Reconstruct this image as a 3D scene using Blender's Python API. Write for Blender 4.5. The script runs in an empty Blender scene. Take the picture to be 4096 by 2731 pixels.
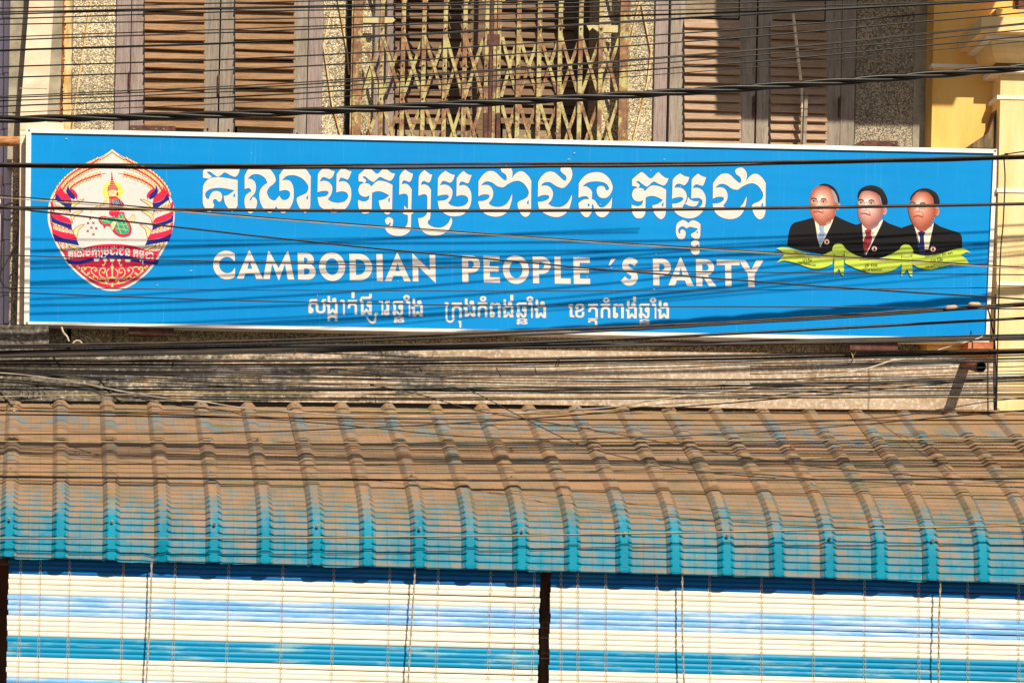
import bpy, math, random
from mathutils import Vector
from mathutils.geometry import tessellate_polygon
random.seed(7)
sc = bpy.context.scene
col = sc.collection

# ------------------------------------------------------------------ camera, sky, sun, exposure
TH = 0.0206                       # camera roll
D, S0 = 14.0, 640.0               # metres to the sign, photo pixels per metre there
QX, QY = 148.0, 3740.0            # foot of the optical axis, in levelled photo pixels
XC, ZC = -(2048 - QX) / S0, 1.6   # camera position (eye height 1.6 m)
ct, st = math.cos(TH), math.sin(TH)
cam = bpy.data.cameras.new('camera')
co = bpy.data.objects.new('camera', cam)
col.objects.link(co)
sc.camera = co
co.location = (XC, -D, ZC)
co.rotation_mode = 'XYZ'
cam.sensor_width = 36
cam.lens = 36 * S0 * D / 4096
ppx = 2048 + (QX - 2048) * ct - (QY - 1365.5) * st
ppy = 1365.5 + (QX - 2048) * st + (QY - 1365.5) * ct
cam.shift_x = (2048 - ppx) / 4096
cam.shift_y = (ppy - 1365.5) / 4096
co.rotation_euler = (math.pi / 2, -TH, 0)
cam.clip_start, cam.clip_end = 0.1, 2000
SA, SK = 0.33, 0.86               # sun: sideways and downward travel per metre of depth
world = bpy.data.worlds.new('World')
sc.world = world
world.use_nodes = True
wn = world.node_tree
sky = wn.nodes.new('ShaderNodeTexSky')
sky.sky_type = 'NISHITA'
sky.sun_disc = False
sky.sun_elevation = math.atan2(SK, math.hypot(1, SA))
sky.sun_rotation = math.atan2(SA, -1)
wn.links.new(sky.outputs[0], wn.nodes['Background'].inputs[0])
wn.nodes['Background'].inputs[1].default_value = 0.055
sun = bpy.data.lights.new('sun', 'SUN')
sun.energy = 5.0
sun.angle = math.radians(0.53)
sun.color = (1.0, 0.91, 0.74)
so = bpy.data.objects.new('sun', sun)
col.objects.link(so)
so.rotation_euler = Vector((-SA, 1, -SK)).to_track_quat('-Z', 'Y').to_euler()
sc.view_settings.view_transform = 'Standard'
sc.view_settings.look = 'None'
sc.view_settings.gamma = 1
sc.view_settings.use_curve_mapping = False
sc.view_settings.exposure = 0.12

# ------------------------------------------------------------------ geometry helpers
def Q(px, py):
    dx, dy = px - 2048, py - 1365.5
    return 2048 + dx * ct + dy * st, 1365.5 - dx * st + dy * ct
def scl(d): return S0 * D / (D - d)
def qw(qx, qy, d):
    s = scl(d)
    return Vector((XC + (qx - QX) / s, -d, ZC + (QY - qy) / s))
def W(px, py, d):                 # photo point at a distance d in front of the sign plane
    return qw(*Q(px, py), d)

class MB:
    def __init__(s): s.v, s.f, s.m = [], [], []
    def face(s, pts, m=0):
        n = len(s.v); s.v += [tuple(p) for p in pts]; s.f.append(tuple(range(n, n + len(pts)))); s.m.append(m)
    def box(s, a, b, m=0):
        x0, x1 = sorted((a[0], b[0])); y0, y1 = sorted((a[1], b[1])); z0, z1 = sorted((a[2], b[2]))
        s.hexa([(x0, y0, z0), (x1, y0, z0), (x1, y0, z1), (x0, y0, z1)], [(x0, y1, z0), (x1, y1, z0), (x1, y1, z1), (x0, y1, z1)], m)
    def hexa(s, F, B, m=0):       # front ring and back ring, same order
        n = len(s.v); k = len(F)
        s.v += [tuple(p) for p in F] + [tuple(p) for p in B]
        s.f.append(tuple(range(n, n + k))); s.m.append(m)
        s.f.append(tuple(range(n + 2 * k - 1, n + k - 1, -1))); s.m.append(m)
        for i in range(k):
            j = (i + 1) % k
            s.f.append((n + i, n + k + i, n + k + j, n + j)); s.m.append(m)
    def bar(s, p, q, w, t, m=0):  # flat bar in a wall-parallel plane: w across, t deep
        p, q = Vector(p), Vector(q); a = (q - p).normalized(); u = Vector((a.z, 0, -a.x)) * (w / 2); y = Vector((0, t / 2, 0))
        s.hexa([p - u - y, p + u - y, q + u - y, q - u - y], [p - u + y, p + u + y, q + u + y, q - u + y], m)
    def tube(s, path, r, sides=6, m=0, cap=True):
        path = [Vector(p) for p in path]; n0 = len(s.v); prev = None
        for i, p in enumerate(path):
            t = (path[min(i + 1, len(path) - 1)] - path[max(i - 1, 0)]).normalized()
            ref = prev if prev is not None else (Vector((0, 0, 1)) if abs(t.z) < .9 else Vector((1, 0, 0)))
            a = (ref - t * ref.dot(t)).normalized(); b = t.cross(a); prev = a
            rr = r[i] if isinstance(r, (list, tuple)) else r
            for k in range(sides):
                g = 2 * math.pi * k / sides
                s.v.append(tuple(p + a * (rr * math.cos(g)) + b * (rr * math.sin(g))))
        for i in range(len(path) - 1):
            for k in range(sides):
                k2 = (k + 1) % sides; o = n0 + i * sides
                s.f.append((o + k, o + k2, o + sides + k2, o + sides + k)); s.m.append(m)
        if cap:
            s.f.append(tuple(n0 + k for k in range(sides - 1, -1, -1))); s.m.append(m)
            e = n0 + (len(path) - 1) * sides
            s.f.append(tuple(e + k for k in range(sides))); s.m.append(m)
    def mesh(s, name, mats, smooth=False):
        me = bpy.data.meshes.new(name)
        me.from_pydata(s.v, [], s.f)
        for m in (mats if isinstance(mats, (list, tuple)) else [mats]): me.materials.append(m)
        if any(s.m): me.polygons.foreach_set('material_index', s.m)
        if smooth: me.polygons.foreach_set('use_smooth', [True] * len(me.polygons))
        me.update()
        return me
    def build(s, name, mats, parent=None, smooth=False):
        return link(name, s.mesh(name, mats, smooth), parent)
def link(name, me, parent=None):
    o = bpy.data.objects.new(name, me)
    col.objects.link(o)
    if parent: o.parent = parent
    return o
def tag(o, label=None, cat=None, group=None, kind=None):
    if label: o['label'] = label
    if cat: o['category'] = cat
    if group: o['group'] = group
    if kind: o['kind'] = kind
    return o
def thing(name, label, cat, group=None):
    return tag(link(name, None), label, cat, group)
def pbox(m, x0, y0, x1, y1, d, t, mat=0):     # box from photo px: front face at d, t deep
    qx0, qx1 = Q(x0, (y0 + y1) / 2)[0], Q(x1, (y0 + y1) / 2)[0]
    qy0, qy1 = Q((x0 + x1) / 2, y0)[1], Q((x0 + x1) / 2, y1)[1]
    a, b = qw(qx0, qy0, d), qw(qx1, qy1, d)
    m.box(a, (b.x, -d + t, b.z), mat)
def ppoly(m, pts, d, t, mat=0):               # extruded photo polygon
    F = [W(x, y, d) for x, y in pts]
    m.hexa(F, [p + Vector((0, t, 0)) for p in F], mat)

def smooth_path(pts, n=5, closed=True):
    out = []; N = len(pts)
    for i in range(N if closed else N - 1):
        p1, p2 = pts[i], pts[(i + 1) % N]
        p0 = pts[i - 1] if (closed or i > 0) else p1
        p3 = pts[(i + 2) % N] if (closed or i + 2 < N) else p2
        if len(p1) > 2: p0 = p1
        if len(p2) > 2: p3 = p2
        for k in range(n):
            t = k / n; t2 = t * t; t3 = t2 * t
            out.append(tuple(.5 * (2 * p1[a] + (p2[a] - p0[a]) * t + (2 * p0[a] - 5 * p1[a] + 4 * p2[a] - p3[a]) * t2 + (3 * p1[a] - p0[a] - 3 * p2[a] + p3[a]) * t3) for a in (0, 1)))
    if not closed: out.append(tuple(pts[-1][:2]))
    return out
def pr(s):                                     # "x,y! x,y" -> points, ! marks a corner
    return [tuple(float(c) for c in w.rstrip('!').split(',')) + ((1,) if w.endswith('!') else ()) for w in s.split()]
class Print:                                   # flat printed shapes on the sign face
    def __init__(s, f): s.f, s.v, s.t, s.m = f, [], [], []
    def poly(s, pts, holes=(), m=0, lift=0):
        rings = [[Vector((x, y, 0)) for x, y in pts]] + [[Vector((x, y, 0)) for x, y in h] for h in holes]
        n = len(s.v)
        for r in rings:
            for p in r: s.v.append((*s.f(p.x, p.y), lift))
        for t in tessellate_polygon(rings): s.t.append(tuple(n + i for i in t)); s.m.append(m)
    def sp(s, txt, holes=(), m=0, lift=0, n=5):
        s.poly(smooth_path(pr(txt), n), [smooth_path(pr(h), n) for h in holes], m, lift)
    def stroke(s, pts, w, m=0, lift=0, n=5, closed=False):
        if isinstance(pts, str): pts = pr(pts)
        p = smooth_path(pts, n, closed) if n > 1 else [q[:2] for q in pts]
        if closed: p = p + [p[0]]
        L, R = [], []
        for i, a in enumerate(p):
            b0, b1 = p[max(i - 1, 0)], p[min(i + 1, len(p) - 1)]
            tx, ty = b1[0] - b0[0], b1[1] - b0[1]; l = math.hypot(tx, ty) or 1
            ww = w / 2
            L.append((a[0] - ty / l * ww, a[1] + tx / l * ww)); R.append((a[0] + ty / l * ww, a[1] - tx / l * ww))
        n0 = len(s.v)
        for a, b in zip(L, R): s.v.append((*s.f(*a), lift)); s.v.append((*s.f(*b), lift))
        for i in range(len(L) - 1):
            o = n0 + 2 * i
            s.t.append((o, o + 1, o + 3, o + 2)); s.m.append(m)
    def ell(s, cx, cy, rx, ry, m=0, lift=0, a=0, n=20, ring=0):
        pts = []
        for k in range(n):
            g = 2 * math.pi * k / n; x, y = rx * math.cos(g), ry * math.sin(g)
            pts.append((cx + x * math.cos(a) - y * math.sin(a), cy + x * math.sin(a) + y * math.cos(a)))
        if ring: s.stroke(pts, ring, m, lift, 1, True)
        else: s.poly(pts, (), m, lift)
    def build(s, name, mats, parent, d0=.0012, step=.0002):
        me = bpy.data.meshes.new(name)
        V = [W(x, y, d0 + step * l) for x, y, l in s.v]
        F = []
        for t in s.t:
            a, b, c = V[t[0]], V[t[1]], V[t[2]]
            if (b - a).cross(c - a).y > 0: t = t[::-1]
            F.append(t)
        me.from_pydata([tuple(p) for p in V], [], F)
        for m in mats: me.materials.append(m)
        me.polygons.foreach_set('material_index', s.m)
        me.update()
        return link(name, me, parent)

# ------------------------------------------------------------------ materials
MATS = {}
class NT:
    def __init__(s, name):
        s.mat = bpy.data.materials.new(name); s.mat.use_nodes = True
        s.t = s.mat.node_tree; s.n = s.t.nodes; s.b = s.n['Principled BSDF']
        s.pos = s.n.new('ShaderNodeNewGeometry').outputs['Position']
    def L(s, a, b): s.t.links.new(a, b)
    def mp(s, scale=(1, 1, 1), loc=(0, 0, 0)):
        m = s.n.new('ShaderNodeMapping'); s.L(s.pos, m.inputs[0]); m.inputs['Scale'].default_value = scale; m.inputs['Location'].default_value = loc
        return m.outputs[0]
    def noise(s, scale=5, detail=4, vec=None, rough=.6):
        m = s.n.new('ShaderNodeTexNoise'); s.L(vec or s.pos, m.inputs['Vector']); m.inputs['Scale'].default_value = scale; m.inputs['Detail'].default_value = detail; m.inputs['Roughness'].default_value = rough
        return m.outputs[0]
    def vor(s, scale, vec=None, feature='F1', out='Color'):
        m = s.n.new('ShaderNodeTexVoronoi'); m.feature = feature; s.L(vec or s.pos, m.inputs['Vector']); m.inputs['Scale'].default_value = scale
        return m.outputs[out]
    def ramp(s, fac, stops, interp='LINEAR'):
        r = s.n.new('ShaderNodeValToRGB'); s.L(fac, r.inputs[0]); e = r.color_ramp.elements; r.color_ramp.interpolation = interp
        while len(e) < len(stops): e.new(.5)
        for i, (p, c) in enumerate(stops):
            e[i].position = p; e[i].color = (*c, 1) if isinstance(c, tuple) else (c, c, c, 1)
        return r.outputs[0]
    def mix(s, fac, a, b, mode='MIX'):
        m = s.n.new('ShaderNodeMix'); m.data_type = 'RGBA'; m.blend_type = mode
        for v, k in ((fac, 0), (a, 6), (b, 7)):
            if isinstance(v, (int, float)): m.inputs[k].default_value = v
            elif isinstance(v, tuple): m.inputs[k].default_value = (*v, 1)
            else: s.L(v, m.inputs[k])
        return m.outputs[2]
    def math(s, op, a, b=0.0, c=0.0):
        m = s.n.new('ShaderNodeMath'); m.operation = op
        for k, v in enumerate((a, b, c)):
            if isinstance(v, (int, float)): m.inputs[k].default_value = v
            else: s.L(v, m.inputs[k])
        return m.outputs[0]
    def bump(s, h, dist=.002, strength=1.0):
        b = s.n.new('ShaderNodeBump'); s.L(h, b.inputs['Height']); b.inputs['Distance'].default_value = dist; b.inputs['Strength'].default_value = strength
        s.L(b.outputs[0], s.b.inputs['Normal'])
    def out(s, c, rough=.6, metal=0.0, spec=.5):
        if isinstance(c, tuple): s.b.inputs['Base Color'].default_value = (*c, 1)
        else: s.L(c, s.b.inputs['Base Color'])
        if isinstance(rough, (int, float)): s.b.inputs['Roughness'].default_value = rough
        else: s.L(rough, s.b.inputs['Roughness'])
        s.b.inputs['Metallic'].default_value = metal
        s.b.inputs['Specular IOR Level'].default_value = spec
        return s.mat
def vary(name, c1, c2, scale=6, rough=.6, stretch=(1, 1, 1), metal=0, bump=0, detail=5, lo=.35, hi=.65, spec=.2):
    t = NT(name); v = t.mp(stretch); n = t.noise(scale, detail, v)
    c = t.ramp(n, [(lo, c1), (hi, c2)])
    if bump: t.bump(n, bump)
    return t.out(c, rough, metal, spec)
def flat(name, c, rough=.5, spec=.08):
    t = NT(name)
    n = t.noise(3, 3); k = t.ramp(n, [(.2, .9), (.8, 1.0)])
    return t.out(t.mix(1.0, c, k, 'MULTIPLY'), rough, 0, spec)

# pebbledash: small stones set in mortar
def pebble(name, dark, mid, light, gloss=.35, dark_tone=None):
    t = NT(name)
    v = t.mp((1, 1, 1))
    cell = t.vor(115, v, 'F1', 'Color'); dist = t.vor(115, v, 'F1', 'Distance')
    sep = t.n.new('ShaderNodeSeparateColor'); t.L(cell, sep.inputs[0])
    c = t.ramp(sep.outputs[0], [(.05, dark), (.3, mid), (.62, light), (.95, tuple(min(1, q * 1.45) for q in light))])
    edge = t.ramp(dist, [(.4, 1.0), (.8, .45)])
    c = t.mix(1.0, c, edge, 'MULTIPLY')
    big = t.ramp(t.noise(2.2, 4), [(.35, .72), (.65, 1.05)])
    c = t.mix(1.0, c, big, 'MULTIPLY')
    h = t.math('SUBTRACT', 1.0, dist)
    h2 = t.math('ADD', h, t.noise(160, 3, v))
    t.bump(h2, .0035)
    return t.out(c, gloss, 0, .5)
M = MATS
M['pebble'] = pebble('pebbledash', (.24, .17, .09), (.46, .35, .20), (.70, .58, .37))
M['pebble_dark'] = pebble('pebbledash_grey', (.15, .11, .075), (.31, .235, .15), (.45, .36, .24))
M['wood_v'] = None
def wood(name, c0, c1, c2, grain):
    t = NT(name)
    st_ = (14, 14, .9) if grain == 'z' else (.9, 14, 14)
    n = t.noise(6, 7, t.mp(st_), .7)
    n2 = t.noise(30, 4, t.mp(st_), .7)
    f = t.math('ADD', t.math('MULTIPLY', n, .6), t.math('MULTIPLY', n2, .4))
    c = t.ramp(f, [(.33, c0), (.48, c1), (.64, c2)])
    w = t.ramp(t.noise(1.7, 3), [(.3, .8), (.7, 1.1)])
    c = t.mix(1.0, c, w, 'MULTIPLY')
    t.bump(f, .0022)
    return t.out(c, .75, 0, .1)
M['wood_v'] = wood('weathered_wood_upright', (.13, .10, .08), (.30, .245, .20), (.43, .365, .30), 'z')
M['wood_pink'] = wood('weathered_wood_rosy', (.15, .105, .095), (.31, .235, .215), (.44, .35, .32), 'z')
M['louver'] = wood('louver_wood', (.13, .072, .036), (.30, .17, .088), (.44, .27, .15), 'x')
M['louver_b'] = wood('louver_wood_bleached', (.20, .12, .078), (.39, .255, .17), (.52, .37, .26), 'x')
M['rail'] = wood('weathered_wood_rail', (.14, .10, .07), (.28, .21, .145), (.39, .30, .21), 'x')
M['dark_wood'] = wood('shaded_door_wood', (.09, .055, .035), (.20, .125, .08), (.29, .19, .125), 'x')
def rusty(name, paint, amount):
    t = NT(name)
    n = t.noise(9, 8, t.mp((1, 1, .6)), .72); n2 = t.noise(60, 4)
    f = t.math('ADD', t.math('MULTIPLY', n, .8), t.math('MULTIPLY', n2, .2))
    rust = t.ramp(t.noise(25, 5), [(.3, (.09, .035, .018)), (.5, (.20, .08, .028)), (.7, (.38, .18, .055))])
    pc = t.ramp(n2, [(.3, tuple(q * .75 for q in paint)), (.7, paint)])
    c = t.mix(t.ramp(f, [(amount - .035, 0.0), (amount + .035, 1.0)]), rust, pc)
    t.bump(f, .001)
    return t.out(c, .6, 0, .4)
M['rust_post'] = rusty('rusty_yellow_paint', (.52, .45, .16), .54)
M['rust_bar'] = rusty('rusty_olive_paint', (.50, .43, .16), .505)
M['latch'] = rusty('cream_yellow_latch_paint', (.60, .50, .24), .42)
M['rust'] = vary('brown_rust', (.06, .025, .02), (.15, .06, .045), 30, .7, bump=.001)
M['rust_orange'] = vary('orange_rust', (.32, .12, .04), (.62, .30, .12), 12, .7, (2, 2, 9), bump=.001)
M['iron'] = vary('black_iron', (.015, .013, .013), (.05, .035, .03), 30, .5)
M['cream_plaster'] = vary('cream_plaster', (.74, .53, .37), (.88, .70, .54), 5, .8, (1, 1, 2.2), bump=.003)
M['mortar'] = vary('grey_mortar', (.24, .21, .15), (.42, .37, .28), 9, .85, bump=.006)
M['crack'] = vary('broken_brick_edge', (.05, .025, .015), (.38, .12, .05), 14, .9, bump=.01)
M['ochre'] = vary('ochre_stained_plaster', (.50, .30, .08), (.80, .62, .36), 9, .8, (3, 3, .7), bump=.002)
M['tile'] = vary('pale_wall_tile', (.72, .63, .78), (.84, .73, .84), 3, .25, spec=.5)
M['grout'] = vary('brown_grout', (.26, .19, .17), (.36, .28, .24), 20, .9)
# stained concrete
def concrete():
    t = NT('weathered_concrete')
    a = t.noise(3.2, 8, t.mp((.7, 1, 1.5)), .7); b = t.noise(38, 6, None, .7); s_ = t.noise(2.0, 7, t.mp((.9, 1, 3.2), (3, 0, 8)), .78)
    c = t.ramp(a, [(.3, (.27, .18, .11)), (.48, (.47, .335, .225)), (.7, (.62, .48, .36))])
    c = t.mix(t.ramp(b, [(.49, 0.0), (.62, .85)]), c, (.72, .63, .52))
    sx = t.n.new('ShaderNodeSeparateXYZ'); t.L(t.pos, sx.inputs[0])
    m = t.n.new('ShaderNodeMapRange'); t.L(sx.outputs[0], m.inputs[0]); m.inputs[1].default_value = -2.6; m.inputs[2].default_value = 1.5
    m.inputs[3].default_value = .12; m.inputs[4].default_value = -.14
    k = t.ramp(t.math('ADD', s_, m.outputs[0]), [(.49, 0.0), (.57, .92)])
    c = t.mix(k, c, t.ramp(b, [(.35, (.03, .027, .022)), (.62, (.20, .18, .15)), (.68, (.6, .55, .48))]))
    t.bump(t.math('ADD', a, t.math('MULTIPLY', b, .6)), .012)
    return t.out(c, .88, 0, .2)
M['concrete'] = concrete()
M['cement_patch'] = vary('fresh_cement', (.48, .43, .36), (.60, .55, .47), 18, .85, bump=.002)
def yellow():
    t = NT('yellow_paint')
    n = t.noise(2.5, 6, t.mp((2, 2, .5)), .65)
    c = t.ramp(n, [(.3, (.74, .40, .10)), (.52, (.86, .49, .135)), (.75, (.88, .56, .20))])
    t.bump(t.noise(45, 4), .001)
    return t.out(c, .7, 0, .1)
M['yellow'] = yellow()
def pale_yellow():
    t = NT('pale_yellow_paint')
    n = t.noise(3, 6, t.mp((2, 2, .35)), .65)
    c = t.ramp(n, [(.3, (.80, .53, .22)), (.52, (.87, .64, .33)), (.75, (.90, .76, .52))])
    t.bump(t.noise(45, 4), .001)
    return t.out(c, .7, 0, .1)
M['pale_yellow'] = pale_yellow()
M['white_trim'] = vary('white_trim_paint', (.74, .68, .60), (.85, .80, .73), 8, .6, (1, 1, 2))
M['dark_tone'] = vary('dark_mottled_plaster', (.05, .045, .04), (.26, .17, .08), 7, .85, (5, 5, .8))
M['alu'] = vary('aluminium', (.66, .60, .54), (.80, .76, .72), 6, .38, (1, 1, 8), metal=.25)
M['blue'] = None
def vinyl():
    t = NT('blue_printed_vinyl')
    n = t.noise(1.5, 3, t.mp((1, 1, .4)))
    c = t.ramp(n, [(.3, (.0, .225, .62)), (.7, (.0, .265, .68))])
    streak = t.ramp(t.noise(60, 2, t.mp((1.6, 1, .03))), [(.62, 0.0), (.75, .10)])
    c = t.mix(streak, c, (.35, .65, .9))
    t.bump(t.noise(2.2, 2, t.mp((.35, 1, 2))), .01, .5)
    return t.out(c, .5, 0, .06)
M['blue'] = vinyl()
M['print_white'] = flat('printed_white', (.72, .675, .65))
M['p_red'] = flat('printed_red', (.68, .018, .075)); M['p_maroon'] = flat('printed_maroon', (.30, .015, .03)); M['p_navy'] = flat('printed_navy', (.012, .02, .22))
M['p_yellow'] = flat('printed_pale_yellow', (.83, .70, .30)); M['p_halo'] = flat('printed_halo_yellow', (.85, .72, .13)); M['p_gold'] = flat('printed_gold', (.80, .62, .28))
M['p_skin'] = flat('printed_skin', (.83, .66, .36)); M['p_green'] = flat('printed_green', (.03, .35, .20))
M['p_black'] = flat('printed_black', (.008, .007, .009)); M['p_lime'] = flat('printed_lime', (.55, .70, .08)); M['p_lime2'] = flat('printed_lime_edge', (.36, .46, .07))
M['p_shirt'] = flat('printed_shirt_white', (.80, .74, .62)); M['p_tie1'] = flat('printed_light_blue', (.28, .40, .66)); M['p_tie2'] = flat('printed_tie_red', (.33, .03, .04)); M['p_tie3'] = flat('printed_tie_navy', (.02, .02, .12))
M['p_grey'] = flat('printed_grey_hair', (.33, .32, .36)); M['p_lip'] = flat('printed_lip', (.42, .07, .05)); M['p_edge'] = flat('printed_deep_blue', (.0, .10, .40))
def face(name, a, b, c):
    t = NT(name); n = t.noise(9, 3); return t.out(t.ramp(n, [(.35, a), (.5, b), (.66, c)]), .5, 0, .08)
M['p_face1'] = face('printed_face_rosy', (.55, .20, .13), (.68, .31, .22), (.80, .48, .38))
M['p_face2'] = face('printed_face_pale', (.55, .24, .19), (.68, .38, .32), (.78, .50, .44))
M['p_face3'] = face('printed_face_red', (.52, .16, .10), (.66, .27, .18), (.76, .40, .30))
M['p_fshade'] = flat('printed_face_shadow', (.46, .14, .09)); M['p_flight'] = flat('printed_face_light', (.80, .50, .41)); M['p_wire'] = flat('printed_spectacle_wire', (.30, .20, .15))
def cable_mat(name, c, c2, r=.38):
    t = NT(name); n = t.noise(7, 5, t.mp((1, 1, 6)))
    t.bump(t.noise(200, 2), .0004)
    return t.out(t.ramp(n, [(.38, c), (.68, c2)]), r, 0, .3)
M['c_black'] = cable_mat('black_cable', (.006, .005, .005), (.020, .014, .010))
M['c_brown'] = cable_mat('dusty_brown_cable', (.022, .013, .009), (.075, .045, .030), .5)
M['c_tan'] = cable_mat('tan_cable', (.36, .24, .09), (.60, .46, .24), .5)
M['c_white'] = cable_mat('off_white_cable', (.45, .37, .27), (.66, .57, .45), .5)
M['c_pale'] = cable_mat('weathered_off_white_cable', (.22, .17, .12), (.60, .52, .42), .5)
M['c_sleeve'] = cable_mat('clay_coloured_sleeve', (.52, .34, .24), (.66, .47, .36), .6)
M['rope'] = vary('grey_twine', (.30, .22, .15), (.52, .42, .30), 90, .9, (1, 1, 1), bump=.002)
M['string'] = vary('blind_string', (.50, .38, .22), (.74, .62, .44), 40, .9)
M['bamboo'] = vary('bamboo', (.66, .50, .32), (.86, .74, .56), 12, .6, (1, 1, 3))
M['pvc'] = vary('brown_pipe', (.19, .085, .05), (.33, .16, .10), 10, .5)
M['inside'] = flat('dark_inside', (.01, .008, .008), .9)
M['brick'] = vary('orange_brick', (.40, .12, .05), (.62, .24, .11), 14, .85, bump=.004)
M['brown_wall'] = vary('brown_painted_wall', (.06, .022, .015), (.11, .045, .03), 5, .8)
M['post'] = vary('brown_post', (.10, .05, .03), (.20, .11, .07), 12, .7, (3, 3, .6))
M['ground'] = vary('dusty_ground', (.18, .15, .12), (.30, .26, .21), 2, .95)
# roof sheet: teal enamel under brown dust, cleaner on the pressed steps
def roofmat():
    t = NT('dusty_teal_roofing')
    at = t.n.new('ShaderNodeAttribute'); at.attribute_name = 'clean'
    n = t.noise(7, 8, t.mp((1.3, 1, .8)), .66); n2 = t.noise(34, 5, None, .7)
    f = t.math('ADD', t.math('ADD', t.math('MULTIPLY', n, .62), t.math('MULTIPLY', n2, .38)), at.outputs['Fac'])
    teal = t.ramp(t.noise(3, 4), [(.3, (.0, .18, .29)), (.7, (.0, .26, .39))])
    dn = t.noise(4.5, 6, t.mp((1, 1, 2.4), (7, 2, 1)), .66)
    dust = t.ramp(dn, [(.30, (.16, .16, .095)), (.42, (.26, .175, .10)), (.60, (.345, .20, .11))])
    k = t.ramp(f, [(.56, 0.0), (.66, .36), (.84, 1.0)])
    c = t.mix(k, dust, teal)
    speck = t.ramp(t.vor(22, None, 'F1', 'Distance'), [(.03, .9), (.045, 0.0)])
    c = t.mix(t.math('MULTIPLY', speck, t.ramp(t.noise(3.1, 2), [(.55, 0.0), (.6, 1.0)])), c, (.7, .66, .58))
    t.bump(n2, .0012)
    return t.out(c, .55, 0, .12)
M['roof'] = roofmat()
M['screw'] = vary('steel_screw', (.35, .30, .25), (.6, .55, .5), 40, .4, metal=.6)
# blind slats
def slat_mat(name, base, wear, amt, soft=.08):
    t = NT(name)
    n = t.noise(3.0, 8, t.mp((.8, 1, 6)), .74)
    c = t.mix(t.ramp(n, [(amt - soft, 0.0), (amt + soft, 1.0)]), base, wear)
    c = t.mix(t.ramp(t.noise(45, 4, t.mp((.4, 1, 2))), [(.6, 0.0), (.8, .4)]), c, tuple(q * .82 for q in base))
    return t.out(c, .45, 0, .18)
M['s_cream'] = slat_mat('cream_slat', (.86, .79, .67), (.80, .67, .48), .60)
M['s_deep'] = slat_mat('deep_blue_slat', (.0, .13, .42), (.02, .20, .52), .6)
M['s_light'] = slat_mat('faded_blue_slat', (.16, .42, .82), (.44, .60, .88), .50, .07)
M['s_teal'] = slat_mat('teal_blue_slat', (.0, .26, .50), (.30, .50, .52), .61, .09)

# ------------------------------------------------------------------ ground and shop behind the blinds
m = MB(); m.face([(-200, -200, 0), (200, -200, 0), (200, 200, 0), (-200, 200, 0)])
tag(m.build('ground', M['ground']), kind='structure')
shop = thing('shop_front_wall', 'dark brown ground floor wall in shade behind the blinds', 'wall')
m = MB(); m.box((-9, .35, 0), (9, .6, 4.88)); m.build('wall', M['brown_wall'], shop)

# ------------------------------------------------------------------ grey-stone (pebbledash) upper facade
WD = -.20                                     # wall face depth behind the sign
fac = thing('pebbledash_facade', 'upper facade of glittering tan pebbledash around the shuttered windows', 'wall')
def wall_piece(name, x0, y0, x1, y1, mat, d=WD, t=.25):
    m = MB(); pbox(m, x0, y0, x1, y1, d, t); return m.build(name, mat, fac)
wall_piece('render_coat', 40, -420, 300, 640, M['mortar'], WD - .01, .2)
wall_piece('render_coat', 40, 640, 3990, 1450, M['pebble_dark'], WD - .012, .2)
wall_piece('pebbledash_panel', 285, -420, 466, 1400, M['pebble'])
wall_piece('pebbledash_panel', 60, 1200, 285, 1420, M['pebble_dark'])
wall_piece('pebbledash_panel', 466, 640, 2622, 1400, M['pebble'])
wall_piece('pebbledash_panel', 1294, -420, 1500, 640, M['pebble'])
wall_piece('pebbledash_panel', 2395, -420, 2620, 640, M['pebble'])
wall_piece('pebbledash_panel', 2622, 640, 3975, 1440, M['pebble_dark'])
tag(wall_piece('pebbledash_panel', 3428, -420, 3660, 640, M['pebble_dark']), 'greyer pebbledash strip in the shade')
wall_piece('plaster_strip', 3660, -420, 3724, 640, M['mortar'], WD + .004)
# ragged edges between the column and the pebbledash
def ragged(name, xs0, xs1, y0, y1, d, mat, amp, step=14, t=.1):
    m = MB(); ys = list(range(int(y0), int(y1), step)); L = [(xs0(y) + random.uniform(-amp, amp), y) for y in ys]; R = [(xs1(y) + random.uniform(-amp, amp), y) for y in ys]
    for i in range(len(ys) - 1):
        F = [W(*L[i + 1], d), W(*R[i + 1], d), W(*R[i], d), W(*L[i], d)]
        m.hexa(F, [p + Vector((0, t, 0)) for p in F])
    return m.build(name, mat, fac)
ragged('mortar_strip', lambda y: 214 - .055 * y, lambda y: 252 - .03 * y, -400, 520, WD + .02, M['mortar'], 1.2)
ragged('brick_edge', lambda y: 238 - .03 * y, lambda y: 262 - .03 * y, -400, 520, WD + .015, M['crack'], 6, 5)
ragged('ochre_edge', lambda y: 258 - .02 * y, lambda y: 288 - .01 * y, -400, 640, WD + .010, M['ochre'], 4, 16)
ragged('rough_edge', lambda y: 1390 - .02 * y, lambda y: 1412 - .02 * y, -400, 640, WD + .012, M['iron'], 3, 16, .05)
def strip(name, pts, w, d, mat, parent):
    m = MB()
    for a, b in zip(pts, pts[1:]): m.bar(W(*a, d), W(*b, d), w / scl(d), .006)
    return m.build(name, mat, parent)
for pts in ([(365, 0), (318, 300), (290, 520)], [(1330, 20), (1294, 180), (1330, 420), (1368, 560)], [(1350, -20), (1388, 200), (1396, 300)],
            [(2560, 0), (2530, 130), (2510, 240)], [(2568, 20), (2605, 210), (2590, 330), (2530, 575)]):
    strip('mortar_joint', pts, 6, WD + .012, M['ochre'], fac)

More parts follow.
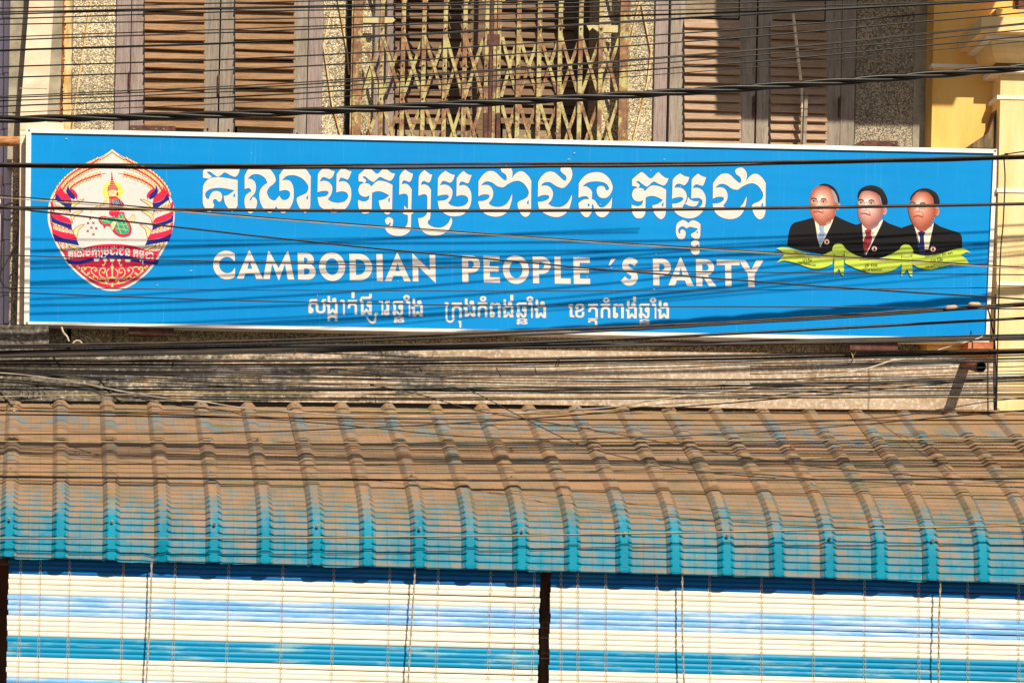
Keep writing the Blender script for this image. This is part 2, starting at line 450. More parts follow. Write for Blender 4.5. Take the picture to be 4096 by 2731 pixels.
# ------------------------------------------------------------------ shuttered windows
LOUV = {}
def louver_mesh(w, h, mat, key):
    if key in LOUV: return LOUV[key]
    m = MB(); t = .010; a = math.radians(66)
    # board leaning outwards at its lower edge; section in the Y-Z plane
    dy, dz = math.cos(a) * h, -math.sin(a) * h
    ny, nz = math.sin(a) * t, math.cos(a) * t
    P = [(h * .1, 0), (h * .1 - dy, dz), (h * .1 - dy + ny, dz - nz * .9), (h * .1 + ny, -nz)]
    m.hexa([(-w / 2, y, z) for y, z in P], [(w / 2, y, z) for y, z in P])
    LOUV[key] = m.mesh('louver_slat', mat)
    return LOUV[key]
def leaf(win, name, st0, lo0, lo1, st1, ytop, ybot, d, pitch, mats, rail_top=None, rail_bot=None, jit=1.0):
    """one shutter leaf: stile st0..lo0, louvers lo0..lo1, stile lo1..st1"""
    lf = link(name, None, win)
    m = MB(); pbox(m, st0, ytop, lo0, ybot, d, .04); m.build('stile', mats[0], lf)
    m = MB(); pbox(m, lo1, ytop, st1, ybot, d, .04); m.build('stile', mats[1], lf)
    if rail_top: m = MB(); pbox(m, lo0, ytop, lo1, rail_top, d - .003, .034); m.build('rail', M['rail'], lf)
    if rail_bot: m = MB(); pbox(m, lo0, rail_bot, lo1, ybot, d - .003, .034); m.build('rail', M['rail'], lf)
    y = (rail_top or ytop) + 6
    w = (lo1 - lo0 + 14) / scl(d)
    i = 0
    while y < (rail_bot or ybot) - pitch * .6:
        me = louver_mesh(w, pitch / scl(d) * 1.16, mats[2], (name, lo0, 'a'))
        c = W((lo0 + lo1) / 2, y, d + .012)
        o = link('louver_slat', me, lf)
        o.location = c
        o.rotation_euler = (random.uniform(-.14, .14) * jit, (.020 if i % 2 else -.010) * jit + random.uniform(-.008, .008), random.uniform(-.012, .022) * jit)
        y += pitch; i += 1
    return lf
w1 = thing('shuttered_window', 'left window with paired louvred wooden shutters, zigzag brown slats', 'window')
m = MB(); pbox(m, 466, -420, 523, 640, WD + .02, .12); m.build('frame_post', M['wood_pink'], w1)
m = MB(); pbox(m, 1236, -420, 1293, 640, WD + .02, .12); m.build('frame_post', M['wood_pink'], w1)
leaf(w1, 'shutter_leaf', 527, 586, 813, 878, -420, 640, WD + .015, 38.5, (M['wood_pink'], M['wood_v'], M['louver']), None, 500)
leaf(w1, 'shutter_leaf', 884, 948, 1172, 1232, -420, 640, WD + .015, 38.5, (M['wood_v'], M['wood_v'], M['louver']), None, 512)
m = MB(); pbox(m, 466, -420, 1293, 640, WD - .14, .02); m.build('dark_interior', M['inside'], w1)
def hinge(parent, x, y0, y1, d):
    m = MB(); m.tube([W(x, y0, d), W(x - 1, y1, d)], .008, 8); m.tube([W(x, y0 - 5, d), W(x, y0, d)], .004, 6); return m.build('hinge', M['rust'], parent)
hinge(w1, 518, 292, 365, WD + .03); hinge(w1, 874, 302, 380, WD + .025)
m = MB()
for x, y in ((830, 518), (914, 521), (1188, 535), (500, 426)): m.tube([W(x, y, WD + .019), W(x, y, WD + .0)], .007, 8)
m.build('bolt_hole', M['inside'], w1)
w2 = thing('shuttered_window', 'right window with paired louvred shutters, half in soft shade', 'window')
m = MB(); pbox(m, 2622, -420, 2673, 640, WD + .02, .12); m.build('frame_post', M['wood_pink'], w2)
m = MB(); pbox(m, 3370, -420, 3425, 640, WD + .02, .12); m.build('frame_post', M['wood_v'], w2)
leaf(w2, 'shutter_leaf', 2680, 2744, 2955, 3022, -75, 640, WD + .015, 36.5, (M['wood_v'], M['wood_v'], M['louver_b']), 72, None, .3)
leaf(w2, 'shutter_leaf', 3030, 3088, 3299, 3364, -75, 640, WD + .015, 36.5, (M['wood_v'], M['wood_v'], M['louver_b']), 80, None, .3)
leaf(w2, 'shutter_leaf', 2680, 2744, 2955, 3022, -420, -80, WD + .015, 36.5, (M['wood_v'], M['wood_v'], M['louver_b']), None, -105, .3)
leaf(w2, 'shutter_leaf', 3030, 3088, 3299, 3364, -420, -80, WD + .015, 36.5, (M['wood_v'], M['wood_v'], M['louver_b']), None, -105, .3)
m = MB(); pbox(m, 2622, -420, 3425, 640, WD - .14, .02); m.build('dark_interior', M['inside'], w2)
hinge(w2, 3016, 388, 470, WD + .025); hinge(w2, 3358, 392, 470, WD + .03)
# middle doorway: louvred doors deep behind the folding gate
w3 = thing('louvred_door', 'dark louvred double door behind the rusty folding gate', 'door')
dd = WD - .42
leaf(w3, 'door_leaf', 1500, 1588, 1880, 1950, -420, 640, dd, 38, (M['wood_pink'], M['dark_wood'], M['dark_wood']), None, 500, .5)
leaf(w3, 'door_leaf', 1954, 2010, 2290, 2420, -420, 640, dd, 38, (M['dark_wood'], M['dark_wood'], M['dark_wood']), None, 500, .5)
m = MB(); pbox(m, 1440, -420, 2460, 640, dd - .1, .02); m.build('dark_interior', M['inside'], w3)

# ------------------------------------------------------------------ folding gate
gate = thing('folding_gate', 'rusty yellow scissor-lattice metal gate over the middle doorway', 'gate')
GD = WD + .10
def gpost(x0, x1, mat, name='gate_post', y0=-420, y1=620, d=GD, t=.03):
    m = MB(); off = .012
    xt, xb = .5 * (x0 + x1) + .0, 0
    def c(y): return -(y - 280) * .0206 + .5 * (x0 + x1)
    hw = (x1 - x0) / 2
    ppoly(m, [(c(y1) - hw, y1), (c(y1) + hw, y1), (c(y0) + hw, y0), (c(y0) - hw, y0)], d, t)
    return m.build(name, mat, gate)
gpost(1412, 1448, M['rust_post'])
gpost(2478, 2510, M['rust_post'])
for a, b in ((1404, 1411), (2511, 2518)): gpost(a, b, M['rust_bar'], 'post_flange', d=GD - .012, t=.02)
VX = [1526, 1611, 1694, 1779, 1858, 1945, 1995, 2073, 2156, 2239, 2321, 2402]
for x in VX:
    w = 8.5 if x not in (1945, 1995) else 7.5
    gpost(x - w, x + w, M['rust_bar'], 'upright_bar', d=GD + .004, t=.014)
gpost(1958, 1968, M['rust'], 'lock_bar', d=GD, t=.02)
gpost(1972, 1984, M['rust_post'], 'lock_bar', d=GD + .004, t=.02)
NX = [1448] + VX[:5] + [1936]
NX2 = [2003] + VX[7:] + [2478]
def cross(xa, xb, ya, yb, d):
    for k, (p, q) in enumerate((((xa, ya), (xb, yb)), ((xb, ya), (xa, yb)))):
        m = MB(); dz = d - .006 * k
        p = (p[0] - (p[1] - 280) * .0206, p[1]); q = (q[0] - (q[1] - 280) * .0206, q[1])
        m.bar(W(*p, dz), W(*q, dz), .020, .004)
        m.build('lattice_bar', M['rust_bar'], gate)
for xs in (NX, NX2):
    for a, b in zip(xs, xs[1:]):
        for ya, yb in ((150, 388), (405, 640), (-220, 10)):
            cross(a + 4, b - 4, ya, yb, GD - .014)
m = MB(); pbox(m, 1448, 66, 1514, 92, GD - .002, .02); ppoly(m, [(1534, 94), (1568, 94), (1582, 80), (1566, 68), (1534, 66)], GD - .002, .01); m.build('latch_plate', M['latch'], gate)
m = MB(); pbox(m, 2410, 102, 2472, 130, GD - .002, .02); ppoly(m, [(2345, 100), (2394, 102), (2394, 128), (2370, 112), (2358, 124)], GD - .002, .01); m.build('latch_plate', M['latch'], gate)
m = MB(); pbox(m, 1950, 138, 2000, 180, GD + .008, .03); m.build('lock_case', M['rust'], gate)
m = MB(); pbox(m, 1934, 452, 1950, 640, GD + .02, .014); pbox(m, 1985, 452, 2000, 640, GD + .02, .014); m.build('lock_plate', M['rust'], gate)
rv = MB()
for x in VX:
    for y in (115, 395, 262): rv.tube([W(x - (y - 280) * .02, y, GD + .012), W(x - (y - 280) * .02, y, GD)], .005, 8)
rv.build('rivets', M['rust'], gate)

# ------------------------------------------------------------------ left neighbour: cream column and tiled wall
lb = thing('cream_column', 'cream plastered column at the left edge beside the pebbledash', 'column')
m = MB()
ppoly(m, [(68, 1297), (106, 1297), (214 - 40, 640), (186, 512), (219, -60), (228, -420), (130, -420), (122, -60), (92, 320), (80, 470), (78, 900)], -.08, .22)
m.build('column_shaft', M['cream_plaster'], lb)
m = MB(); ppoly(m, [(82, 520), (255, 520), (254, 491), (84, 491)], -.076, .1); m.build('ledge_block', M['cream_plaster'], lb)
m = MB()
for y in (353, 540, 575): pbox(m, 78, y, 190 if y < 500 else 104, y + 2.5, -.079, .01)
m.build('plaster_joint', M['mortar'], lb)
tw = thing('tiled_wall', 'pale glazed tile wall of the neighbouring house at the left edge', 'wall')
m = MB(); pbox(m, -900, -420, 230, 1300, -.44, .3); m.build('grout', M['grout'], tw)
TM = {}
for xa, xb in ((-790, -542), (-538, -262), (-258, 14), (18, 110)):
    for r in range(-2, 6):
        ya, yb = 72 + 222 * r, 72 + 222 * (r + 1) - 3.5
        yb = min(yb, 1292)
        if ya > 1280: continue
        key = (xb - xa, round(yb - ya))
        if key not in TM:
            s = scl(-.43); w_, h_ = (xb - xa) / s, (yb - ya) / s
            mm = MB(); mm.box((0, 0, -h_), (w_, .02, 0)); TM[key] = mm.mesh('tile', M['tile'])
        o = link('tile', TM[key], tw); o.location = W(xa, ya, -.425)
m = MB(); m.tube([W(7, 700, -.20), W(6, 960, -.20), W(2, 1100, -.20)], .004, 6); m.build('rusty_rod', M['rust'], tw)

sg = thing('iron_scroll_grille', 'black wrought iron scrolls of a grille at the left edge', 'grille')
for pts, r in (([(10, 870), (30, 880), (52, 870), (62, 852)], .006), ([(18, 822), (40, 814), (62, 816), (74, 824)], .006), ([(72, 930), (50, 1000), (10, 1075), (-10, 1110)], .005),
               ([(0, 1090), (6, 1130), (30, 1150), (66, 1156)], .005), ([(38, 1118), (44, 1098), (60, 1092), (68, 1100)], .005), ([(8, 860), (6, 980), (4, 1100)], .005)):
    m = MB(); m.tube([W(x, y, -.16) for x, y in smooth_path([p for p in pts], 5, False)], r, 6); m.build('scroll_bar', M['iron'], sg)
rr = MB(); rr.tube([W(-60, 565, -.06), W(79, 566, -.06)], .030, 12)
tag(rr.build('rusty_pipe', M['rust_orange'], None, True), 'short rusty orange pipe stub left of the signboard top corner', 'pipe')

# ------------------------------------------------------------------ concrete floor slab edge under the sign
slab = thing('concrete_slab', 'stained cracked concrete floor edge between signboard and metal roof', 'ledge')
SD = .15
m = MB(); ppoly(m, [(-120, 1602), (1024, 1606), (2048, 1616), (3072, 1634), (3984, 1640), (3982, 1437), (3072, 1412), (2048, 1398), (1024, 1404), (-120, 1392)], SD, .5)
m.build('slab_edge', M['concrete'], slab)
m = MB(); ppoly(m, [(-120, 1394), (196, 1394), (195, 1304), (-120, 1296)], .10, .3); m.build('concrete_block', M['concrete'], slab)
m = MB(); ppoly(m, [(3560, 1450), (3586, 1464), (3800, 1462), (3830, 1436), (3560, 1436)], SD + .004, .01); m.build('cement_patch', M['cement_patch'], slab)
m = MB()
cr = [(1180, 1408), (1400, 1416), (1560, 1423), (1700, 1429), (1900, 1428), (1960, 1432)]
for a, b in zip(cr, cr[1:]):
    pa = W(*a, SD + .002); pb_ = W(*b, SD + .002); m.bar(pa, pb_, .004, .002)
for a, b in (((1524, 1403), (1530, 1420)), ((1985, 1470), (2003, 1505)), ((1675, 1466), (1688, 1486)), ((2140, 1470), (2146, 1498)), ((1500, 1585), (1504, 1612))): m.bar(W(*a, SD + .002), W(*b, SD + .002), .003, .002)
m.build('crack', M['inside'], slab)
m = MB(); m.box((-7.5, -.145, 4.70), (7.5, .35, 4.87)); m.build('slab_gap_dark', M['inside'], slab)  # near-black filler block: shade of the gap under the slab put into its colour

pipe = thing('drain_pipe', 'brown drain pipe stub sticking out of the concrete edge', 'pipe')
def ringed(path, r0, r1, mat_o, mat_i):
    m = MB(); m.tube(path, r0, 16, 0, False); m.tube(path, r1, 16, 1, False)
    n = len(m.v) // 2; e0 = n - 16; e1 = 2 * n - 16
    for k in range(16):
        k2 = (k + 1) % 16; m.f.append((e0 + k, e0 + k2, e1 + k2, e1 + k)); m.m.append(0)
    return m.build('pipe_tube', [mat_o, mat_i], pipe, True)
ringed([W(3850, 1452, SD - .05), W(3924, 1468, SD + .27)], .033, .028, M['pvc'], M['inside'])
bk = MB(); ppoly(bk, [(3872, 1393), (3972, 1395), (3974, 1368), (3874, 1370)], .02, .12)
tag(bk.build('orange_brick', M['brick']), 'orange brick under the lower right corner of the signboard', 'brick')

# ------------------------------------------------------------------ yellow neighbour on the right
yb_ = thing('yellow_building', 'yellow painted neighbouring house with moulded pillar at the right edge', 'building')
m = MB(); pbox(m, 3724, -420, 4700, 1660, -.09, .4); m.build('wall', M['yellow'], yb_)
m = MB(); pbox(m, 3726, 257, 3930, 271, -.086, .04); m.build('string_course', M['white_trim'], yb_)
pil = link('pillar', None, yb_)
PX = 3989
def pilb(name, x0, y0, y1, d, t, mat, x1=4700):
    m = MB(); pbox(m, x0, y0, x1, y1, d, t); return m.build(name, mat, pil)
pilb('pillar_shaft', PX, 296, 1648, .03, .3, M['pale_yellow'])
pilb('capital_slab', 3925, 74, 134, .24, .4, M['pale_yellow'])
pilb('capital_fillet', 3945, 138, 162, .19, .35, M['white_trim'])
m = MB()
prof = [(3968, 164, .16), (3969, 190, .145), (3972, 214, .12), (3980, 236, .085), (3984, 252, .06)]
for (xa, ya, da), (xb, yb, db) in zip(prof, prof[1:]):
    A, B = W(xa, ya, da), W(xb, yb, db); R = 4.1
    m.face([A, (R, A.y, A.z), (R, B.y, B.z), B]); m.face([A, B, (B.x, .2, B.z), (A.x, .2, A.z)])
m.build('cavetto', M['pale_yellow'], pil)
pilb('neck_band', 3975, 276, 294, .075, .3, M['white_trim'])
pilb('capital_top', 3985, 44, 76, .15, .3, M['yellow'])
for y in (388, 760, 1132, 1500): pilb('pillar_band', PX - 1, y, y + 16, .036, .2, M['white_trim'])
m = MB(); ppoly(m, [(3865, 590), (3984, 592), (3984, 440), (3955, 530)], -.02, .08); m.build('dark_shoulder', M['dark_tone'], yb_)  # dark mottled wedge on the yellow wall beside the pillar
m = MB(); ppoly(m, [(4075, -30), (4300, -30), (4300, 44), (4075, 44)], -.04, .1); m.build('window_frame', M['rust'], yb_)
# unseen canopy slab and upright panel, added only to shade the right window
cn = thing('shade_canopy', 'added unseen canopy that casts shade on the right window', 'canopy')
m = MB(); m.box((1.97, -1.9, 8.58), (3.42, .2, 8.75)); m.build('shade_slab', M['concrete'], cn)
m = MB(); m.box((1.97, -1.9, 8.75), (3.42, -1.8, 9.4)); m.build('shade_panel', M['yellow'], cn)

# ------------------------------------------------------------------ signboard
sign = thing('party_signboard', 'wide blue signboard with white lettering, round-pointed emblem and three portraits', 'signboard')
SC = [(105, 514), (3992, 597), (3957, 1368), (96, 1297)]     # outer corners TL TR BR BL
IC = [(125, 531), (3975, 613), (3955 - 12, 1352), (117, 1286)]
m = MB(); ppoly(m, [IC[3], IC[2], IC[1], IC[0]], 0, .05); m.build('blue_panel', M['blue'], sign)
rails = [(SC[0], SC[1], IC[1], IC[0]), (IC[3], IC[2], SC[2], SC[3]), (SC[0], IC[0], IC[3], SC[3]), (IC[1], SC[1], SC[2], IC[2])]
for r in rails:
    m = MB(); ppoly(m, [r[3], r[2], r[1], r[0]], .012, .08); m.build('frame_rail', M['alu'], sign)
for x, y in ((117, 522), (3981, 604), (108, 1291)):
    m = MB(); m.tube([W(x, y, .016), W(x, y, .0)], .007, 10); m.build('corner_screw', M['screw'], sign)
for pts in ([(520, 527), (702, 531), (702, 504), (520, 502)], [(3430, 590), (3592, 592), (3592, 564), (3452, 562), (3400, 588)],
            [(515, 1340), (696, 1342), (696, 1313), (515, 1312)], [(3400, 1398), (3590, 1400), (3590, 1362), (3400, 1360)]):
    m = MB(); ppoly(m, pts, -.02, .03); o = m.build('bracket', M['rust'], sign)
m = MB()
for x in (536, 625, 655, 3456, 3575): y = 516 if x < 1000 else 574; m.tube([W(x, y, -.012), W(x, y, -.03)], .006, 8)
m.build('bracket_bolt', M['screw'], sign)

# --- Khmer title, traced letter by letter
A1 = (790, 660, 3.92); A2 = (1390, 660, 3.92); A3 = (1880, 660, 3.92); A4 = (2500, 660, 2.24)
PA = "1412,490! 1418,210! 1460,150 1535,90! 1600,130 1650,152 1685,155! 1655,240 1610,280 1570,270 1520,252 1480,265 1450,322! 1520,308 1590,330 1640,390 1645,460 1620,540 1577,595! 1620,630 1700,652 1760,652 1840,630 1885,580 1890,530 1860,490 1800,475 1750,480 1707,495! 1712,210! 1760,145 1820,95! 1870,135 1910,155 1948,158! 1920,240 1890,290 1850,280 1800,262 1765,275 1748,328! 1820,315 1880,340 1930,410 1945,500 1935,600 1890,700 1810,780 1710,805 1600,800 1510,755 1440,690 1412,565! 1480,560 1540,548 1580,515 1585,485 1550,468 1480,472"
KAH = "172,258! 172,155! 270,70 325,40 380,75 465,140 550,65 590,42 640,90 700,130 745,135! 720,200 670,250 590,225 510,190 440,245 400,268 330,225 275,182 235,190! 295,240! 275,284! 255,284! 225,265"
KAB = "255,288! 200,310 170,390 190,460 240,495 290,500 345,480! 330,540 280,570 230,570 165,548! 165,620 185,700 230,755 280,765 340,750 380,690! 385,440! 440,418 500,415 560,430 655,478! 580,535 488,560! 500,630 530,700 590,765 640,775 680,740 700,690! 707,315! 620,270 540,250 480,250 430,280 372,340! 340,300 290,288"
KAHO = ["665,510! 662,580! 648,580 636,550"]
CHA = "130,495! 133,255! 190,170 260,110 330,95 400,115 480,190 540,240 570,235 575,195 555,150 500,110 482,65 500,25 560,5 610,15 650,60 668,130 655,210! 710,140 780,100 850,115 920,180 962,250! 958,700! 930,780 880,815 830,800 780,740 750,660 745,600 780,565 850,535 905,490 920,430 900,370 850,300 790,260 740,250 670,265 590,305 530,348 480,350 420,330 350,280 280,260 220,275 175,322! 250,312 310,330 350,380 365,450 345,530 292,600! 340,640 430,658 500,650 570,610 620,540 660,452! 660,520 640,610 600,710 530,780 440,810 350,808 260,780 180,720 140,640 127,568! 200,565 260,545 300,510 300,475 260,463 190,468"
CHAH = ["920,550! 920,618! 905,618 890,590"]
TITLE = [ # (frame, outline, holes, dx, dy) in zoomed pixels
 (A1, "85,205! 85,95! 150,30 190,0 240,-10 300,20 380,60 450,5 500,-10 560,30 620,60 665,65! 640,140 590,188 520,165 430,120 370,160 320,186 260,155 200,110 150,115 228,186! 160,220! 140,210", [], 0, 0),
 (A1, "85,340! 120,270 200,207 300,192 400,197 520,217 630,235! 630,640! 590,700 540,740 490,690 430,600 410,485! 480,470 580,400! 480,378 380,362 290,362 200,380 140,420 120,470 140,520 172,540! 200,470 240,420 300,408 360,430 388,490 375,550 350,580 320,570 290,540 260,540 242,575 265,630! 240,690 200,750 160,740 110,670 82,580", ["590,440! 590,505! 570,505 560,480"], 0, 0),
 (A1, "738,380! 738,170! 800,60 870,25 960,15 1060,20 1130,60 1200,150 1228,240 1190,300 1120,360 1090,430 1120,510 1170,550 1215,555 1250,520 1283,480! 1315,530 1360,552 1420,530 1450,470 1440,420 1390,395 1330,400 1283,415! 1283,160! 1350,70 1430,35 1530,30 1640,50 1710,80 1778,180! 1770,640! 1750,700 1700,750 1660,740 1610,690 1565,600 1555,530 1590,495 1660,465 1715,430 1738,360 1720,300 1650,220 1560,175 1480,163 1390,180 1325,245! 1400,235 1460,260 1500,340 1510,430 1500,560 1440,690 1370,750 1300,740 1232,650! 1180,730 1120,750 1040,690 990,600 968,500 980,400 1030,330 1095,283! 1060,210 990,160 920,145 850,160 790,215! 850,225 900,270 918,350 900,440 850,500 820,545 835,558 860,510 890,505 925,540 935,600 915,680 870,740 830,760 790,740 755,680 735,600 745,500 790,445 845,415! 825,375 790,365", ["1733,475! 1733,540! 1718,540 1703,515"], 0, 0),
 (A2, PA, [], -1884, -60),
 (A2, KAH, [], 0, 0), (A2, KAB, KAHO, 0, 0),
 (A2, "808,470! 815,180! 850,120 905,72! 960,110 1028,140! 1005,230 970,268 930,255 890,242 865,260 850,303! 910,295 960,320 1008,385! 1000,740! 1042,748! 1000,778! 995,985! 980,1030 930,1080 860,1110 780,1115 700,1100 630,1060 590,1000 600,975 640,968 670,940 680,915 660,905 645,930 620,935 592,900 590,860 620,825 660,820 705,845 717,890 705,950 712,990! 760,1003 830,1000 890,980 930,940 945,880 945,785! 900,775 860,760! 890,735! 888,632! 920,670 948,690! 950,490! 920,460 890,452 850,458", [], 0, 0),
 (A2, "1110,485! 1117,195! 1150,130 1207,80! 1260,120 1300,148 1330,150! 1305,240 1275,278 1240,268 1200,252 1165,270 1153,315! 1210,305 1270,335 1310,390! 1303,780! 1290,850 1257,882! 1270,930 1340,970 1420,985 1500,970 1570,920 1605,860 1620,822! 1640,860 1635,920 1590,1010 1500,1080 1400,1107 1290,1100 1200,1060 1130,970 1105,835! 1170,825 1225,790 1248,730 1250,490! 1230,468 1190,460", [], 0, 0),
 (A2, PA, [], 0, 0),
 (A3, CHA, CHAH, 0, 0),
 (A3, "1063,505! 1068,265! 1120,180 1190,120 1260,103 1330,120 1400,180 1460,235 1495,248 1512,215 1500,170 1440,120 1418,80 1435,30 1490,5 1550,15 1590,70 1605,150 1580,240 1520,320 1460,362 1400,355 1330,320 1260,275 1200,270 1150,285 1112,330! 1190,322 1250,345 1295,410 1300,480 1275,550 1228,608! 1290,650 1380,663 1450,650 1520,600 1560,540 1597,462! 1597,530 1570,640 1530,730 1440,800 1350,818 1250,800 1150,750 1085,690 1060,577! 1130,573 1200,550 1240,515 1230,480 1180,472 1120,480", [], 0, 0),
 (A3, "1700,515! 1705,290! 1760,210 1850,140 1980,113 2090,135 2180,210 2230,310 2235,380 2200,460 2150,510 2090,522 2030,505 1995,460 1985,400 2000,350 2050,328 2100,340 2120,370 2135,395 2165,395 2178,365 2150,310 2090,275 2000,260 1900,265 1830,285 1765,335! 1830,340 1890,385 1915,425! 1912,535! 1960,560 2000,620 2040,665 2100,660 2160,610 2200,560 2228,505! 2225,600 2210,690 2170,760 2110,815 2050,820 1990,785 1950,710 1935,640 1912,612! 1908,740! 1870,800 1830,822 1780,800 1720,720 1698,605! 1740,565 1800,538 1865,538! 1850,505 1810,490 1750,498", ["1845,615 1872,610 1870,652 1850,645"], 0, 0),
 (A2, KAH, [], 4290, 73), (A2, KAB, KAHO, 4290, 73),
 (A4, "420,305! 427,135! 450,105 495,75! 530,98 577,110! 560,155 530,183 500,172 475,170 455,180 443,205! 490,202 530,225 552,265 552,300 535,345 515,372! 530,385 600,395 660,380 690,350 690,315 660,297 620,298 592,303! 597,130! 620,105 655,77! 690,100 728,112! 712,160 695,187 665,180 640,175 620,185 608,208! 650,205 690,225 718,270 725,320 715,375 690,425 640,465 580,480 520,470 465,440 430,395 420,348! 470,342 505,325 522,305 505,290 460,292", [], 0, 0),
 (A4, "563,285! 585,310 620,325 663,325! 645,360 620,372 580,368 537,350! 555,325", [], 0, 0),
 (A4, "456,570 470,520 513,493! 540,500 567,520! 600,497 640,503 677,530! 675,630! 665,660 650,668 620,660 595,640 592,620 625,600 655,572! 610,560 580,555 550,570! 520,550 490,560 478,580 482,610 495,612 495,590 515,577 540,595 543,630 525,662 500,668 475,655 458,620", ["652,592! 652,614! 638,604"], 0, 0),
 (A4, "590,700 610,680 640,675 665,690! 668,780 650,802 620,804 595,785 585,752! 625,748 655,737 655,712 640,722 625,733 600,725", [], 0, 0),
 (A3, CHA, CHAH, 3676, 38),
]
kt = link('khmer_title', None, sign)
for i, (fr, o, hs, dx, dy) in enumerate(TITLE):
    fx = lambda s: [((p[0] + dx) / fr[2] + fr[0], (p[1] + dy) / fr[2] + fr[1]) for p in smooth_path(pr(s), 6)]
    pt = Print(lambda x, y: (x, y))
    pt.poly(fx(o), [fx(h) for h in hs], 0, 1 + i % 3)
    pt.stroke(fx(o), 3.2, 1, -1 if i % 2 else -2, 1, True)
    pt.build('letter', [M['print_white'], M['p_edge']], kt)

# --- English title, geometric capitals
BASE = lambda x: 1113.5 + (x - 900) * .0160
HT = 107.0
def arc(cx, cy, rx, ry, a0, a1, n=14):
    return [(cx + rx * math.cos(math.radians(a0 + (a1 - a0) * k / n)), cy + ry * math.sin(math.radians(a0 + (a1 - a0) * k / n))) for k in range(n + 1)]
def letter(ch, w):
    h, s = HT, 25.0                            # y up, origin at baseline left
    if ch == 'I': return [([(0, 0), (w, 0), (w, h), (0, h)], [])]
    if ch == 'L': return [([(0, 0), (w, 0), (w, 22), (s, 22), (s, h), (0, h)], [])]
    if ch == 'T': x = w / 2 - s / 2; return [([(x, 0), (x + s, 0), (x + s, h - 22), (w, h - 22), (w, h), (0, h), (0, h - 22), (x, h - 22)], [])]
    if ch == 'E': return [([(0, 0), (w, 0), (w, 22), (s, 22), (s, 43), (w - 4, 43), (w - 4, 65), (s, 65), (s, h - 22), (w, h - 22), (w, h), (0, h)], [])]
    if ch == 'N': return [([(0, 0), (23, 0), (23, h - 48), (w, -6), (w, h), (w - 23, h), (w - 23, 46), (0, h + 6)], [])]
    if ch == 'Y': x = w / 2; return [([(x - 13, 0), (x + 13, 0), (x + 13, 48), (w, h), (w - 29, h), (x, 68), (29, h), (0, h), (x - 13, 48)], [])]
    if ch == 'A': return [([(0, 0), (27, 0), (35, 21), (w - 35, 21), (w - 27, 0), (w, 0), (w / 2 + 2, h + 6), (w / 2 - 2, h + 6)], [[(43, 40), (w / 2, 74), (w - 43, 40)]])]
    if ch == 'M': x = w / 2; return [([(0, 0), (26, 0), (36, 62), (x, -6), (w - 36, 62), (w - 26, 0), (w, 0), (w - 21, h + 4), (w - 27, h + 4), (x, 44), (27, h + 4), (21, h + 4)], [])]
    if ch == 'P':
        b = [(0, 0), (s, 0), (s, 38)] + arc(w - 35, h - 34.5, 35, 34.5, -90, 90) + [(0, h)]
        return [(b, [[(s, 59)] + arc(w - 38, h - 34.5, 13, 13.5, -90, 90, 8) + [(s, h - 21)]])]
    if ch == 'R':
        b = [(0, 0), (s, 0), (s, 42), (w - 30, 0), (w, 0), (w - 33, 42)] + arc(w - 40, h - 32, 32, 32, -80, 90) + [(0, h)]
        return [(b, [[(s, 62)] + arc(w - 42, h - 33, 12, 12.5, -90, 90, 8) + [(s, h - 20)]])]
    if ch == 'B':
        b = [(0, 0)] + arc(w - 34, 32, 34, 32, -90, 62) + [(w - 18, 60)] + arc(w - 36, h - 28, 29, 28, -40, 90) + [(0, h)]
        return [(b, [[(s, 20)] + arc(w - 37, 33, 12, 12, -90, 90, 8) + [(s, 45)], [(s, 65)] + arc(w - 42, h - 30, 10, 11, -90, 90, 8) + [(s, h - 19)]])]
    if ch == 'D':
        b = [(0, 0)] + arc(w - 52, h / 2, 52, h / 2, -90, 90, 20) + [(0, h)]
        return [(b, [[(s, 22)] + arc(w - 58, h / 2, 31, h / 2 - 22, -90, 90, 14) + [(s, h - 22)]])]
    if ch == 'O': return [(arc(w / 2, h / 2, w / 2, h / 2 + 4, 0, 360, 32)[:-1], [arc(w / 2, h / 2, w / 2 - 26, h / 2 - 20, 0, 360, 26)[:-1]])]
    if ch == 'C': return [(arc(w * .62, h / 2, w * .62, h / 2 + 4, 52, 308, 26) + [(w, 18)] + [(w, 44)] + arc(w * .64, h / 2, w * .36, h / 2 - 21, 312, 48, 18)[0:] + [(w, h - 44)], [])]
    if ch == "'": return [([(0, 2), (7, 0), (w, 27), (12, 27)], [])]
def letterS(x0, x1, pr_):
    w = x1 - x0; b = BASE(x0)
    pts = [(w - 8, 84), (w * .55, 96), (w * .28, 90), (w * .22, 72), (w * .42, 58), (w * .70, 44), (w * .78, 27), (w * .62, 12), (w * .34, 10), (4, 24)]
    pr_.stroke([(x0 + x, b - y) for x, y in pts], 25, 0, 1, 6)
et = link('english_title', None, sign)
